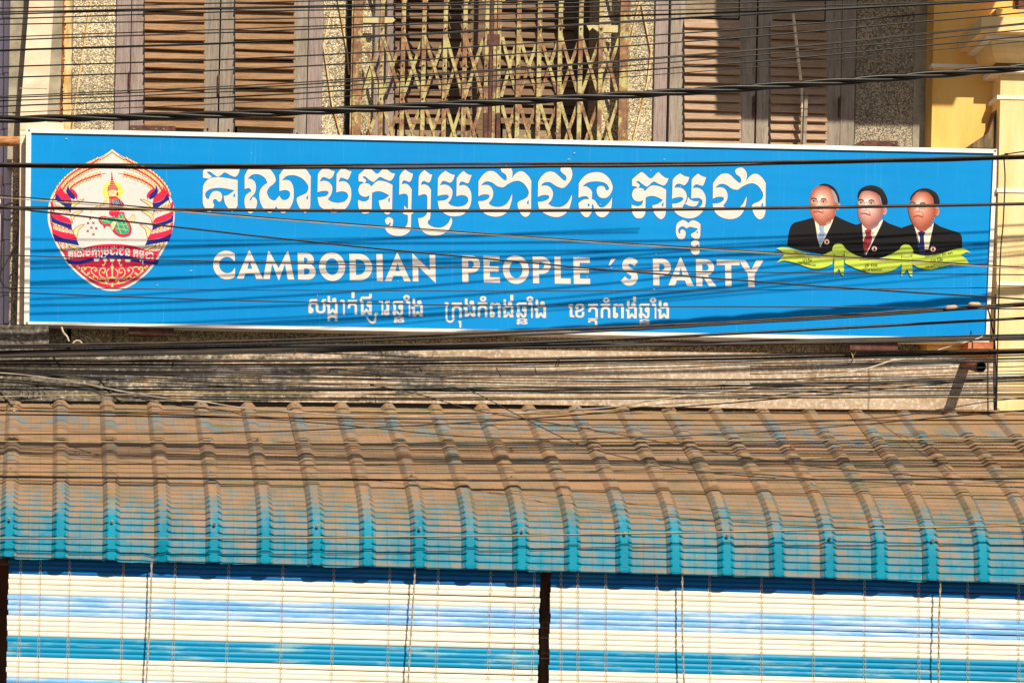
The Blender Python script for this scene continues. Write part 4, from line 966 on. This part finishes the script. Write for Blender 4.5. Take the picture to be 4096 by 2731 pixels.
def sheet(name, i0, i1, d0, d1, crimp, base, seed):
    rnd = random.Random(seed)
    prof, LEN = pro_at(d0, d1, 1); nrow = 15 if crimp else 0
    rows = []
    if crimp:
        step = LEN / nrow
        samp, _ = pro_at(d0, d1, nrow * 10)
        for r in range(nrow):
            for f in (0, .3, .6, .86, .97): rows.append((r * 10 + int(round(f * 10 - .01)) if f < .97 else r * 10 + 10, f, r))
        # crest then quick drop at each step
        rows = []
        for r in range(nrow):
            for f, h, cl in ((.0, -.0, .14), (.18, .0014, .0), (.70, .0046, .0), (.86, .0054, .08), (.99, -.0012, .44)):
                rows.append(((r + f) * 10, h, cl))
        rows.append((nrow * 10, 0, .0))
    else:
        samp, _ = pro_at(d0, d1, 140); rows = [(k * 10, 0, 0) for k in range(15)]
    xs = xprof(i0, i1)
    c_end = RX0 + i1 * RP
    xs += [(c_end - .049, 0, 0), (c_end - .030, .015, .6)]
    V, C = [], []; N = len(samp) - 1
    for (idx, h, cl) in rows:
        k = min(int(idx), N - 1); u = idx - k
        d, z = samp[k][0] + (samp[k + 1][0] - samp[k][0]) * u, samp[k][1] + (samp[k + 1][1] - samp[k][1]) * u
        a, b = samp[max(k - 2, 0)], samp[min(k + 3, N)]
        td, tz = b[0] - a[0], b[1] - a[1]; l = math.hypot(td, tz); nd, nz = -tz / l, td / l
        q = min(1, max(0, (3.3 - z) / 1.25)); sl = .0098 + (-.0051 - .0098) * q
        low = max(0, (2.50 - z) / .42)
        for j, (x, hh, top) in enumerate(xs):
            lap = .0035 * (1 - j / len(xs))
            wav = .0016 * math.sin(x * 2.3 + seed) * math.sin(z * 5 + x)
            hh2 = hh + base + lap + wav + (h * (1 if top == 0 else 1.7) if top < .9 else 0)
            dent = 0
            if crimp:
                ex = RX0 + 2.95 * RP
                dent = -.035 * math.exp(-((x - ex) / .05) ** 2) * max(0, (2.17 - z) / .12)
            zz = z + sl * x
            if crimp and idx == nrow * 10: zz += rnd.uniform(-.002, .002) - .006 * math.sin(i0 + x * 2.6) + (.007 if top >= .8 else 0) + .004 * math.sin(x * 11)
            V.append((x, -(d + nd * (hh2 + dent)), ZC + zz + nz * (hh2 + dent)))
            clean = cl * (1 if top < .5 else .5) * (.5 + .9 * min(low + .15, 1)) if crimp else 0
            clean += .27 * min(1, low) + (.20 * min(1, low) + .05 if top >= .8 else 0)
            if not crimp: clean += .10 * math.exp(-((z - 3.06) / .09) ** 2)
            if crimp and (nrow * 10 - idx) < 7: clean -= .10
            C.append(clean)
    nx = len(xs); F = []
    for r in range(len(rows) - 1):
        for j in range(nx - 1):
            a = r * nx + j; F.append((a + nx, a + nx + 1, a + 1, a))
    me = bpy.data.meshes.new(name); me.from_pydata(V, [], F); me.materials.append(M['roof'])
    at = me.attributes.new('clean', 'FLOAT', 'POINT'); at.data.foreach_set('value', C)
    me.update()
    o = link(name, me, roof)
    md = o.modifiers.new('thickness', 'SOLIDIFY'); md.thickness = .0015; md.offset = -1
    return o
for k in range(-1, 6):
    i0 = 4 * k - 2 + 4; i1 = i0 + 4
    sheet('curved_sheet', i0, i1, 1.06, 1.346, True, 0.0, 20 + k)
    sheet('upper_sheet', i0, i1, .10, 1.092, False, .006, 40 + k)
sm = MB(); sm.tube([(0, 0, 0), (0, -.004, .003), (0, -.010, .008)], [.010, .008, .006], 8); SM = sm.mesh('roof_screw', M['screw'])
def zprof(d):
    for a, b in zip(PRO, PRO[1:]):
        if a[0] <= d <= b[0]: u = (d - a[0]) / (b[0] - a[0]); return a[1] + (b[1] - a[1]) * u
for i in range(-2, 23):
    for d, ok in ((1.318, i % 2 == 0), (1.02, i % 2 == 0), (.17, i % 2 == 0)):
        if not ok: continue
        z = zprof(d); x = RX0 + i * RP; q = min(1, max(0, (3.3 - z) / 1.25)); sl = .0098 + (-.0051 - .0098) * q
        o = link('roof_screw', SM, roof); k = 0.040 if d > 1.2 else .030
        o.location = (x, -(d + k * (.95 if d > 1.2 else .6)), ZC + z + sl * x + k * (.3 if d > 1.2 else .85))
# beam carrying the eave
bm_ = MB(); bm_.box((-7, -1.12, 3.68), (7, -1.05, 3.76)); tag(bm_.build('eave_beam', M['post']), 'dark timber beam hidden under the eave of the metal awning', 'beam')

# ------------------------------------------------------------------ roll-up blinds
BD = 1.272; SB = scl(BD)
post = MB(); ppoly(post, [(2160, 2900), (2206, 2900), (2212, 2270), (2166, 2270)], 1.10, .06)
tag(post.build('brown_post', M['post']), 'dark brown post in the gap between the two blinds', 'post')
def blind(label, xl, xr, strings, yd, lean):
    b = thing('roll_up_blind', label, 'blind', 'striped blinds hanging under the awning')
    w = (xr - xl) / SB; pp = 20.7; pitch = pp / SB
    meshes = {}
    for nm in ('s_deep', 's_cream', 's_light', 's_teal'):
        mm = MB(); hgt = pitch * .93; n = 5; bulge = .0042
        ring = [(-(bulge * (1 - (2 * k / n - 1) ** 2)), -hgt * k / n) for k in range(n + 1)]
        ring += [(y + .0022, z) for y, z in reversed(ring)]
        mm.hexa([(0, y, z) for y, z in ring], [(w, y, z) for y, z in ring])
        meshes[nm] = mm.mesh('slat', M[nm])
    pat = ['s_deep'] * 8 + ['s_cream'] * 4 + ['s_light'] * 4 + ['s_cream'] * 4 + ['s_teal'] * 4 + ['s_cream'] * 4 + ['s_light'] * 4 + ['s_cream'] * 8
    slope = -(.0257 - .0206)
    top = W(xl, yd - 8 * pp, BD)
    for i, nm in enumerate(pat):
        o = link('slat', meshes[nm], b)
        o.location = top + Vector((random.uniform(-.004, .004), random.uniform(-.001, .001), -i * pitch))
        o.rotation_euler = (random.uniform(-.05, .05), -slope + random.uniform(-.0013, .0013), random.uniform(-.002, .002))
    hd = MB(); hd.box((0, -.012, 0), (w, .018, .03)); o = hd.build('head_rail', M['s_deep'], b); o.location = top; o.rotation_euler = (0, -slope, 0)
    for x in strings:
        m = MB(); n = len(pat)
        px0 = x
        for i in range(n + 1):
            def pt_(off, dd_, ii):
                wy = yd + (ii - 8) * pp + (x - xl) * .0257
                xx = x + (-.0206 + lean) * (wy - 2300) + off
                return W(xx, wy, BD + dd_)
            if i < n:
                m.tube([pt_(-5.5, .0055, i + .98), pt_(-.6, .0070, i + .03)], .0013, 4); m.tube([pt_(5.5, .0055, i + .98), pt_(.6, .0070, i + .03)], .0013, 4)
        m.build('ladder_string', M['string'], b)
    return b
blind('left blind of cream and blue painted slats, with the ragged shade of the eave', 38, 2163, [82, 161, 278, 493, 700, 914, 1131, 1335, 1559, 1753, 1963, 2063, 2138], 2294, -.003)
blind('right blind of cream and blue painted slats beyond the brown post', 2206, 4330, [2244, 2311, 2423, 2627, 2838, 3046, 3253, 3458, 3675, 3871, 4075, 4200], 2348, .022)
for k, (a, b, lab) in enumerate((((607, 2190), (583, 2860), 'grey twine rope hanging in front of the left blind, left of two'), ((1661, 2190), (1630, 2860), 'grey twine rope hanging in front of the left blind, right of two'),
        ((2726, 2230), (2740, 2860), 'grey twine rope hanging in front of the right blind, nearer the post'), ((3767, 2230), (3748, 2860), 'grey twine rope hanging in front of the right blind, far right'))):
    m = MB(); dr = BD + .06
    for ph in (0, math.pi):
        path = []
        for i in range(91):
            u = i / 90; c = W(a[0] + (b[0] - a[0]) * u + 3 * math.sin(u * 5 + k), a[1] + (b[1] - a[1]) * u, dr); g = u * 60 + ph
            path.append(c + Vector((.0028 * math.cos(g), .0028 * math.sin(g), 0)))
        m.tube(path, .0034, 5)
    tag(m.build('blind_rope', M['rope']), lab, 'rope', 'ropes hanging in front of the blinds')

# ------------------------------------------------------------------ bamboo pole and stick tied to the right shutter
bp = thing('bamboo_pole', 'slim bamboo pole standing in front of the right shutters', 'pole')
pts = [(3172, 56), (3182, 140), (3192, 230), (3204, 330), (3209, 420), (3207, 590)]
m = MB(); m.tube([W(x, y, -.10) for x, y in smooth_path(pts, 4, False)], .0095, 8); m.build('cane', M['bamboo'], bp, True)
m = MB()
for x, y in ((3181, 135), (3193, 240), (3205, 345), (3208, 430)): m.tube([W(x, y - 2, -.10), W(x, y + 2, -.10)], .0115, 8)
m.build('node_rings', M['bamboo'], bp)
sk = thing('wooden_stick', 'grey wooden stick wired to the foot of the bamboo pole', 'stick')
m = MB(); m.bar(W(3224, 368, -.085), W(3216, 590, -.085), .021, .018); m.build('stick', M['wood_v'], sk)
for y in (385, 437, 470, 528):
    m = MB(); c = W(3215, y, -.09); m.tube([c + Vector((.026 * math.cos(a), .022 * math.sin(a), .004 * math.sin(a))) for a in [k * math.pi / 6 for k in range(13)]], .0016, 5); m.build('wire_tie', M['rust'], sk)
m = MB(); m.tube([W(x, y, -.07) for x, y in smooth_path([(3206, 485), (3195, 500), (3192, 540), (3194, 570), (3208, 582)], 4, False)], .0013, 5); m.build('loose_wire', M['rust'], sk)

# ------------------------------------------------------------------ cables
NC = [0]
def cable(ys, r, mat, d, label, name='overhead_cable', group='cables strung across the front', xs=None, wob=1.2, smooth=True, cat='cable'):
    """ys: heights in photo px at x = 0, 1024, 2048, 3072, 4096 (or at xs)"""
    NC[0] += 1; rnd = random.Random(NC[0])
    if xs is None:
        xs = [0, 1024, 2048, 3072, 4096][:len(ys)]
        pts = list(zip(xs, ys))
        if len(ys) == 5: pts = [(-1000, ys[0] - (ys[1] - ys[0]) * .9)] + pts + [(5700, ys[4] + (ys[4] - ys[3]) * 1.6)]
        else: pts = [(-1000, ys[0] - (ys[1] - ys[0]) * .9)] + pts + [(xs[-1] + 1024, 2 * ys[-1] - ys[-2])]
    else: pts = list(zip(xs, ys))
    P = smooth_path(pts, 8, False); ph = [rnd.uniform(0, 6.3) for _ in range(3)]
    path = []
    dd0 = rnd.uniform(-.02, .02) if d < 1.3 else 0
    for x, y in P:
        y += wob * (math.sin(x / 170 + ph[0]) * .5 + math.sin(x / 71 + ph[1]) * .35)
        path.append(W(x, y, d + dd0 + .012 * math.sin(x / 600 + ph[2])))
    m = MB(); m.tube(path, r / scl(d), 8)
    return tag(m.build(name, M[mat], None, True), label, cat, group)
z = lambda *a: [v / 2.296 for v in a]
ORD = ['first', 'second', 'third', 'fourth', 'fifth', 'sixth', 'seventh', 'eighth', 'ninth', 'tenth', 'eleventh', 'twelfth', 'thirteenth', 'fourteenth', 'fifteenth', 'sixteenth', 'seventeenth']
TOP = [((5, -10, -60), 2.2), ((78, 25, -35), 2.6), ((112, 68, 15, -40), 3.0), ((130, 78, 40, -15), 3.2), ((178, 105, 80, 20, -45), 2.8), ((228, 178, 130, 70, -8), 2.6), ((342, 262, 180, 100, -4), 2.2), ((370, 290, 190, 105, 0), 2.8),
       ((462, 382, 262, 118, -6), 2.6), ((470, 390, 272, 127, -2), 2.8), ((617, 535, 410, 250, 55), 3.0), ((717, 632, 498, 325, 118), 3.0), ((885, 780, 630, 447, 215), 2.4), ((900, 802, 642, 455, 226), 2.6),
       ((928, 832, 684, 500, 275), 2.4), ((978, 880, 733, 555, 335), 3.0), ((1040, 937, 785, 605, 380), 1.9)]
for i, (ys, r) in enumerate(TOP):
    cable(z(*ys), r, 'c_brown' if i in (6, 16, 12) else 'c_black', 1.20 + .02 * (i % 3), f'thin cable sloping across the shuttered windows, {ORD[i]} from the top at the left edge', group='thin cables above the signboard')
# heavy twisted bundle
tc = thing('twisted_cable', 'heavy black cable of twisted strands just above the signboard', 'cable', 'cables strung across the front')
tp = smooth_path([(-1000, 492), (0, 478), (1024, 454), (2048, 406), (3072, 346), (4096, 270), (5700, 130)], 26, False)
for k in range(3):
    path = []
    for x, y in tp:
        g = x / 620 * 2 * math.pi + k * 2 * math.pi / 3; c = W(x, y, 1.22); path.append(c + Vector((0, .0115 * math.cos(g), .0115 * math.sin(g))))
    m = MB(); m.tube(path, .0112, 8); m.build('strand', M['c_black'], tc, True)
g1 = 'cables crossing the signboard'
cable([656, 661, 655, 648, 624], 5.0, 'c_brown', 1.24, 'thick brown cable above the white Khmer title, upper of a touching pair', group=g1, wob=.6)
cable([666, 672, 668, 656, 632], 6.2, 'c_black', 1.22, 'thick black cable above the white Khmer title, lower of a touching pair', group=g1, wob=2.2)
cable([831, 841, 843, 833, 816], 6.4, 'c_brown', 1.24, 'thick brown cable cutting through the feet of the Khmer title', group=g1, wob=.5)
cable([781, 866, 942, 1009, 1070], 2.6, 'c_black', 1.30, 'black cable slanting down right from the emblem, paired with a tan one', group=g1)
cable([790, 872, 947, 1014, 1076], 1.9, 'c_tan', 1.32, 'thin tan cable slanting down right across the sign over the ribbon', group=g1)
cable([828, 944, 1045, 1130, 1197], 3.6, 'c_black', 1.28, 'steep black cable slanting down right through the word PEOPLE', group=g1)
cable([1021, 1050, 1075, 1090, 1099], 2.4, 'c_brown', 1.25, 'level brown cable through the middle of the English title', group=g1, wob=.7)
cable([1150, 1160, 1164, 1160, 1149], 1.9, 'c_brown', 1.24, 'thin brown cable just below the English title', group=g1, wob=.6)
cable([1169, 1204, 1223, 1227, 1236], 2.4, 'c_black', 1.22, 'thin black cable over the small Khmer line', group=g1, wob=.8)
g2 = 'thick cables below the signboard'
cable([1383, 1363, 1326, 1280, 1213], 5.4, 'c_brown', 1.21, 'thick brown cable rising along the lower edge of the signboard', group=g2)
cable([1391, 1375, 1341, 1287, 1222], 4.2, 'c_black', 1.25, 'shiny black cable rising directly under the thick brown one', group=g2)
cable([1407, 1387, 1372, 1327, 1272], 5.6, 'c_black', 1.18, 'thick black cable rising to the lower right corner of the sign', group=g2, wob=.8)
cable([1424, 1403, 1385, 1371, 1349], 7.6, 'c_brown', 1.15, 'thickest brown cable just below the signboard', group=g2, wob=.8)
cable([1413, 1396, 1379, 1362, 1339], 4.2, 'c_black', 1.12, 'black cable resting on the thickest brown cable', group=g2, wob=1)
cable([1428, 1411, 1391, 1375, 1357], 4.2, 'c_black', 1.18, 'black cable under the thickest brown cable', group=g2, wob=1)
cable([1444, 1442, 1436, 1419, 1400], 6.4, 'c_brown', 1.17, 'thick dusty cable along the top of the concrete edge', group=g2, wob=.6)
cable([1456, 1458, 1450, 1432, 1410], 5.0, 'c_black', 1.13, 'thick black cable under the dusty one on the concrete edge', group=g2, wob=.8)
cable([1466, 1467, 1460, 1441, 1420], 3.2, 'c_black', 1.15, 'wavy black cable in front of the concrete edge top', group=g2, wob=3)
cable([1471, 1474, 1468, 1450, 1431], 2.0, 'c_brown', 1.15, 'thin brown cable lowest of the top bundle on the concrete', group=g2)
cable([1557, 1559, 1551, 1540, 1511], 4.0, 'c_black', 1.16, 'thick black cable across the lower half of the concrete edge', group=g2, wob=.8)
cable([1546, 1549, 1562, 1549, 1521], 2.6, 'c_black', 1.18, 'black cable twining with the thick one on the lower concrete', group=g2)
cable([1585, 1572, 1587, 1584, 1588], 2.0, 'c_tan', 1.20, 'thin tan cable along the bottom of the concrete edge', group=g2, wob=.8)
wave = [1490, 1500, 1478, 1492, 1505, 1486, 1497, 1478, 1470, 1456, 1440]
cable(wave, 2.2, 'c_black', 1.17, 'black cable making a loose wave over the concrete edge', group=g2, xs=[-300, 1150, 1330, 1480, 1760, 1900, 2100, 2350, 2700, 3060, 4500])
rnd = random.Random(5)
for i in range(10):
    u = i / 9; y0 = 1476 + 26 * u + rnd.uniform(-3, 3); y1 = 1492 + 52 * u + rnd.uniform(-3, 3); y2 = 1508 + 60 * u + rnd.uniform(-4, 4); y3 = 1510 + 66 * u + rnd.uniform(-5, 5); y4 = 1478 + 110 * u + rnd.uniform(-6, 6)
    cable([y0, y1, y2, y3, y4], rnd.choice([1.4, 1.7, 2.0, 2.3]), rnd.choice(['c_black', 'c_black', 'c_brown']), 1.10 + rnd.uniform(0, .14), 'one of many thin dark cables tangled before the concrete edge', group='tangled thin cables before the concrete edge', wob=3)
for i in range(7):
    a = rnd.uniform(1480, 1530); b = a + rnd.uniform(60, 110)
    cable([a - 12, a, a + 30, b, b - 20], 1.8, 'c_black', 1.16, 'one of several thin wires fanning down from the left edge', group='wires fanning from the left edge', xs=[-400, 0, rnd.uniform(250, 420), rnd.uniform(900, 1200), 5400], wob=2)
cable([1480, 1496, 1522, 1548, 1570, 1598, 1603, 1636, 1664, 1656, 1640, 1628, 1596, 1560, 1548], 2.6, 'c_pale', 1.24, 'thick off-white cable snaking down onto the roof top', group=g2, xs=[-200, 65, 250, 405, 520, 700, 800, 1024, 1500, 2000, 2250, 2450, 2640, 2940, 3010])
cable([1640, 1644, 1648, 1652, 1622, 1600], 1.8, 'c_tan', 1.26, 'tan wire rising right from the roof top past the concrete', group=g2, xs=[1200, 1500, 2048, 2300, 2600, 2900])
cable([1524, 1498, 1470, 1445, 1437], 3.0, 'c_white', 1.2, 'pale cable rising over the right end of the concrete edge', group=g2, xs=[3180, 3350, 3480, 3560, 3620])
cable([1400, 1382, 1360, 1345], 2.6, 'c_white', 1.2, 'short pale cable end beside the orange brick', group=g2, xs=[3750, 3810, 3890, 3930])
g3 = 'cables in front of the metal roof'
cable([1644, 1651, 1655, 1651, 1642], 1.9, 'c_tan', 1.05, 'tan wire along the top line of the metal roof', group=g3, wob=.6)
cable([1657, 1670, 1677, 1681, 1680], 2.9, 'c_black', 1.03, 'black cable just below the top line of the metal roof', group=g3, wob=.8)
cable([1738, 1727, 1678, 1597, 1503], 2.5, 'c_black', 1.06, 'black cable rising right from roof to concrete edge', group=g3)
cable([1640, 1672, 1753, 1724, 1640], 2.3, 'c_black', 1.08, 'black cable sagging across the middle of the metal roof', group=g3)
cable([1764, 1768, 1766, 1760, 1753], 1.8, 'c_tan', 1.10, 'tan wire over the dark shadow band on the roof', group=g3, wob=.7)
cable([1853, 1858, 1855, 1842, 1840], 2.4, 'c_black', 1.12, 'black cable across the dusty roof, above the close pair', group=g3, wob=1)
cable([1886, 1891, 1891, 1885, 1882], 1.6, 'c_brown', 1.16, 'thin brown cable just over the close black pair on the roof', group=g3)
cable([1904, 1913, 1919, 1918, 1911], 3.0, 'c_black', 1.15, 'black cable across the roof bend, upper of a close pair', group=g3, wob=.7)
cable([1909, 1918, 1922, 1921, 1915], 2.0, 'c_black', 1.17, 'thin black cable across the roof bend, lower of a close pair', group=g3, wob=.7)
cable([2151, 2150, 2140, 2122, 2100], 1.8, 'c_tan', 1.425, 'tan wire crossing the teal lower part of the roof, upper strand', group=g3, wob=.5)
cable([2155, 2154, 2143, 2125, 2103], 1.5, 'c_brown', 1.43, 'thin brown wire touching the lowest tan wire on the roof', group=g3, wob=.5)
cable([1540, 1572, 1640, 1672, 1745, 1840, 1905, 1950], 2.1, 'c_black', 1.50, 'black drop wire slanting steeply over the roof right of centre', group=g3, xs=[1480, 1655, 1900, 2092, 2520, 3072, 3700, 4500], wob=1.5)
cable([1545, 1566, 1648, 1679, 1760, 1814, 1883, 1912], 1.9, 'c_black', 1.52, 'second black drop wire, dropping sooner over the roof centre', group=g3, xs=[1780, 1886, 2048, 2109, 2274, 2440, 2788, 3100], wob=1.5)
cable([1555, 1612, 1640, 1664, 1690, 1700, 1690], 1.8, 'c_black', 1.10, 'thin wire slanting from the concrete onto the roof at left', group=g3, xs=[420, 640, 900, 1024, 1600, 2600, 5000], wob=1.5)
cable([1890, 1893, 1926, 1958], 2.2, 'c_black', 1.53, 'black wire leaving the roof pair and dropping to the right edge', group=g3, xs=[2750, 3000, 3450, 4400])
cable([1596, 1560, 1525, 1500], 2.2, 'c_black', 1.40, 'black wire crossing the concrete towards the drain pipe', group=g3, xs=[2950, 3300, 3650, 4500])
cable([1700, 1672, 1630, 1600, 1560], 2.2, 'c_black', 1.42, 'black wire rising to the right edge over the last roof ribs', group=g3, xs=[3000, 3500, 3800, 4000, 4400])
for i, (dy, r) in enumerate(((0, 2.4), (9, 2.0), (30, 1.8), (70, 1.8))):
    cable([1445 + dy + 20, 1455 + dy, 1440 + dy, 1425 + dy], r, 'c_black', 1.14, f'thin black cable over the drain pipe, {ORD[i]} from the top there', group='thin cables over the drain pipe', xs=[3000, 3500, 3900, 4500])
# ties lashing the bundles, and a knotted wire end
for k, (x, y0, y1, d_, lab) in enumerate(((1178, 1398, 1416, 1.14, 'thin tie round the thick cables under the signboard, left'), (2230, 1436, 1462, 1.14, 'thin tie round the dusty cables, under the word PARTY'),
        (2890, 1538, 1554, 1.15, 'thin tie on the lower cables before the right of the concrete'), (690, 1442, 1470, 1.13, 'thin tie round the dusty cables below the emblem'), (3400, 1416, 1450, 1.13, 'thin tie round the dusty cables near the drain pipe'))):
    m = MB(); c = W(x, (y0 + y1) / 2, d_); h = (y1 - y0) / 2 / scl(d_)
    m.tube([c + Vector((.003 * math.sin(a * 2), (h + .02) * math.cos(a) , h * 1.15 * math.sin(a))) for a in [q * math.pi / 8 for q in range(17)]], .003, 5)
    m.tube([c + Vector((0, -h - .02, 0)), c + Vector((.012, -h - .03, .022))], .0015, 4)
    tag(m.build('cable_tie', M[('c_white', 'c_black', 'c_white', 'c_black', 'c_tan')[k]]), lab, 'cable tie', 'ties round the cable bundles')
m = MB(); m.tube([W(x, y, 1.2) for x, y in smooth_path([(1478, 1500), (1492, 1499), (1508, 1497), (1524, 1506), (1515, 1512), (1500, 1506), (1494, 1500), (1540, 1505), (1556, 1507), (1566, 1500), (1573, 1492)], 4, False)], .0022, 5)
tag(m.build('knotted_wire', M['c_black']), 'short black wire with a knotted loop before the middle of the concrete', 'wire')
# splices on the rising cables
for x, y, lab in ((3804, 1229, 'clay-coloured splice sleeve on the cable, left of two'), (3898, 1217, 'clay-coloured splice sleeve on the cable, right of two')):
    m = MB(); a, b, c, e = (W(x + k, y - k * .075 * (1 if x < 3850 else -.1), 1.25) for k in (-24, -15, 15, 24)); m.tube([a, b, c, e], [.006, .0125, .0125, .006], 10)
    tag(m.build('splice_sleeve', M['c_sleeve'], None, True), lab, 'cable sleeve', 'splice sleeves')
# hanging cables at the right end
def vcable(pts, r, mat, d, label):
    m = MB(); m.tube([W(x, y, d) for x, y in smooth_path(pts, 6, False)], r / scl(d), 7); return tag(m.build('hanging_cable', M[mat], None, True), label, 'cable', 'cables hanging by the yellow pillar')
vcable([(4110, 605), (4040, 615), (4017, 625), (4020, 720), (4012, 900), (4003, 1000), (3994, 1236), (3990, 1400), (3986, 1640)], 2.6, 'c_black', 1.22, 'long black cable hanging down the yellow pillar edge')
vcable([(3940, 1222), (3955, 1245), (3966, 1300), (3978, 1360), (3984, 1500), (3980, 1640)], 3.0, 'c_black', 1.10, 'black cable curving off the splice and down past the sign corner')
vcable([(3984, 1180), (3978, 1300), (3976, 1500), (3978, 1640)], 3.4, 'c_black', .2, 'black cable running down behind the sign corner beside the slab end')
m = MB(); m.tube([W(4006, 629, 1.22), W(4030, 627, 1.22)], .014, 10); tag(m.build('cable_tie', M['c_black'], None, True), 'black tie lashing the hanging cable to the thick pair', 'cable tie')
# coils and loose ends at the left end
def coil(pts, r, mat, d, label, cat='wire'):
    m = MB(); m.tube([W(x, y, d) for x, y in smooth_path(pts, 6, False)], r / scl(d), 6); return tag(m.build('loose_wire', M[mat], None, True), label, cat, 'loose wires at the left end')
coil([(-40, 1372), (10, 1354), (60, 1358), (100, 1378)], 2.6, 'c_black', .6, 'black wire arching above the cables at the left edge, outer')
coil([(-40, 1362), (20, 1352), (55, 1362), (72, 1380)], 2.2, 'c_black', .62, 'black wire arching above the cables at the left edge, inner')
coil([(284, 1380), (285, 1362), (300, 1348), (330, 1344), (360, 1356), (375, 1374)], 2.4, 'c_black', .5, 'dark wire coil below the emblem, outer loop')
coil([(292, 1382), (294, 1370), (308, 1362), (322, 1366), (330, 1378)], 3.4, 'c_white', .52, 'pale wire coil below the emblem, inner loop')
coil([(246, 1308), (254, 1330), (268, 1346), (276, 1366)], 4.0, 'c_white', .3, 'pale cable end dropping under the emblem')
coil([(0, 1570), (20, 1595), (50, 1625)], 5.0, 'c_brown', 1.1, 'brown cable end reaching the roof at the left edge')
coil([(30, 1640), (45, 1632), (60, 1640), (50, 1655), (66, 1612)], 2.0, 'c_tan', 1.12, 'tan tie knot on the first roof rib')
coil([(392, 1510), (412, 1535), (440, 1570), (470, 1600), (496, 1612)], 4.4, 'c_brown', 1.1, 'brown cable end hanging between first roof ribs')
for k in range(5):
    x = 30 + 22 * k
    coil([(x - 60, 1560 + 5 * k), (x - 10, 1592), (x + 50, 1600 - 3 * k), (x + 60, 1570), (x + 30, 1548)], 1.8, 'c_black', .9, 'one of five dark wire loops crowding the left end of the ledge')
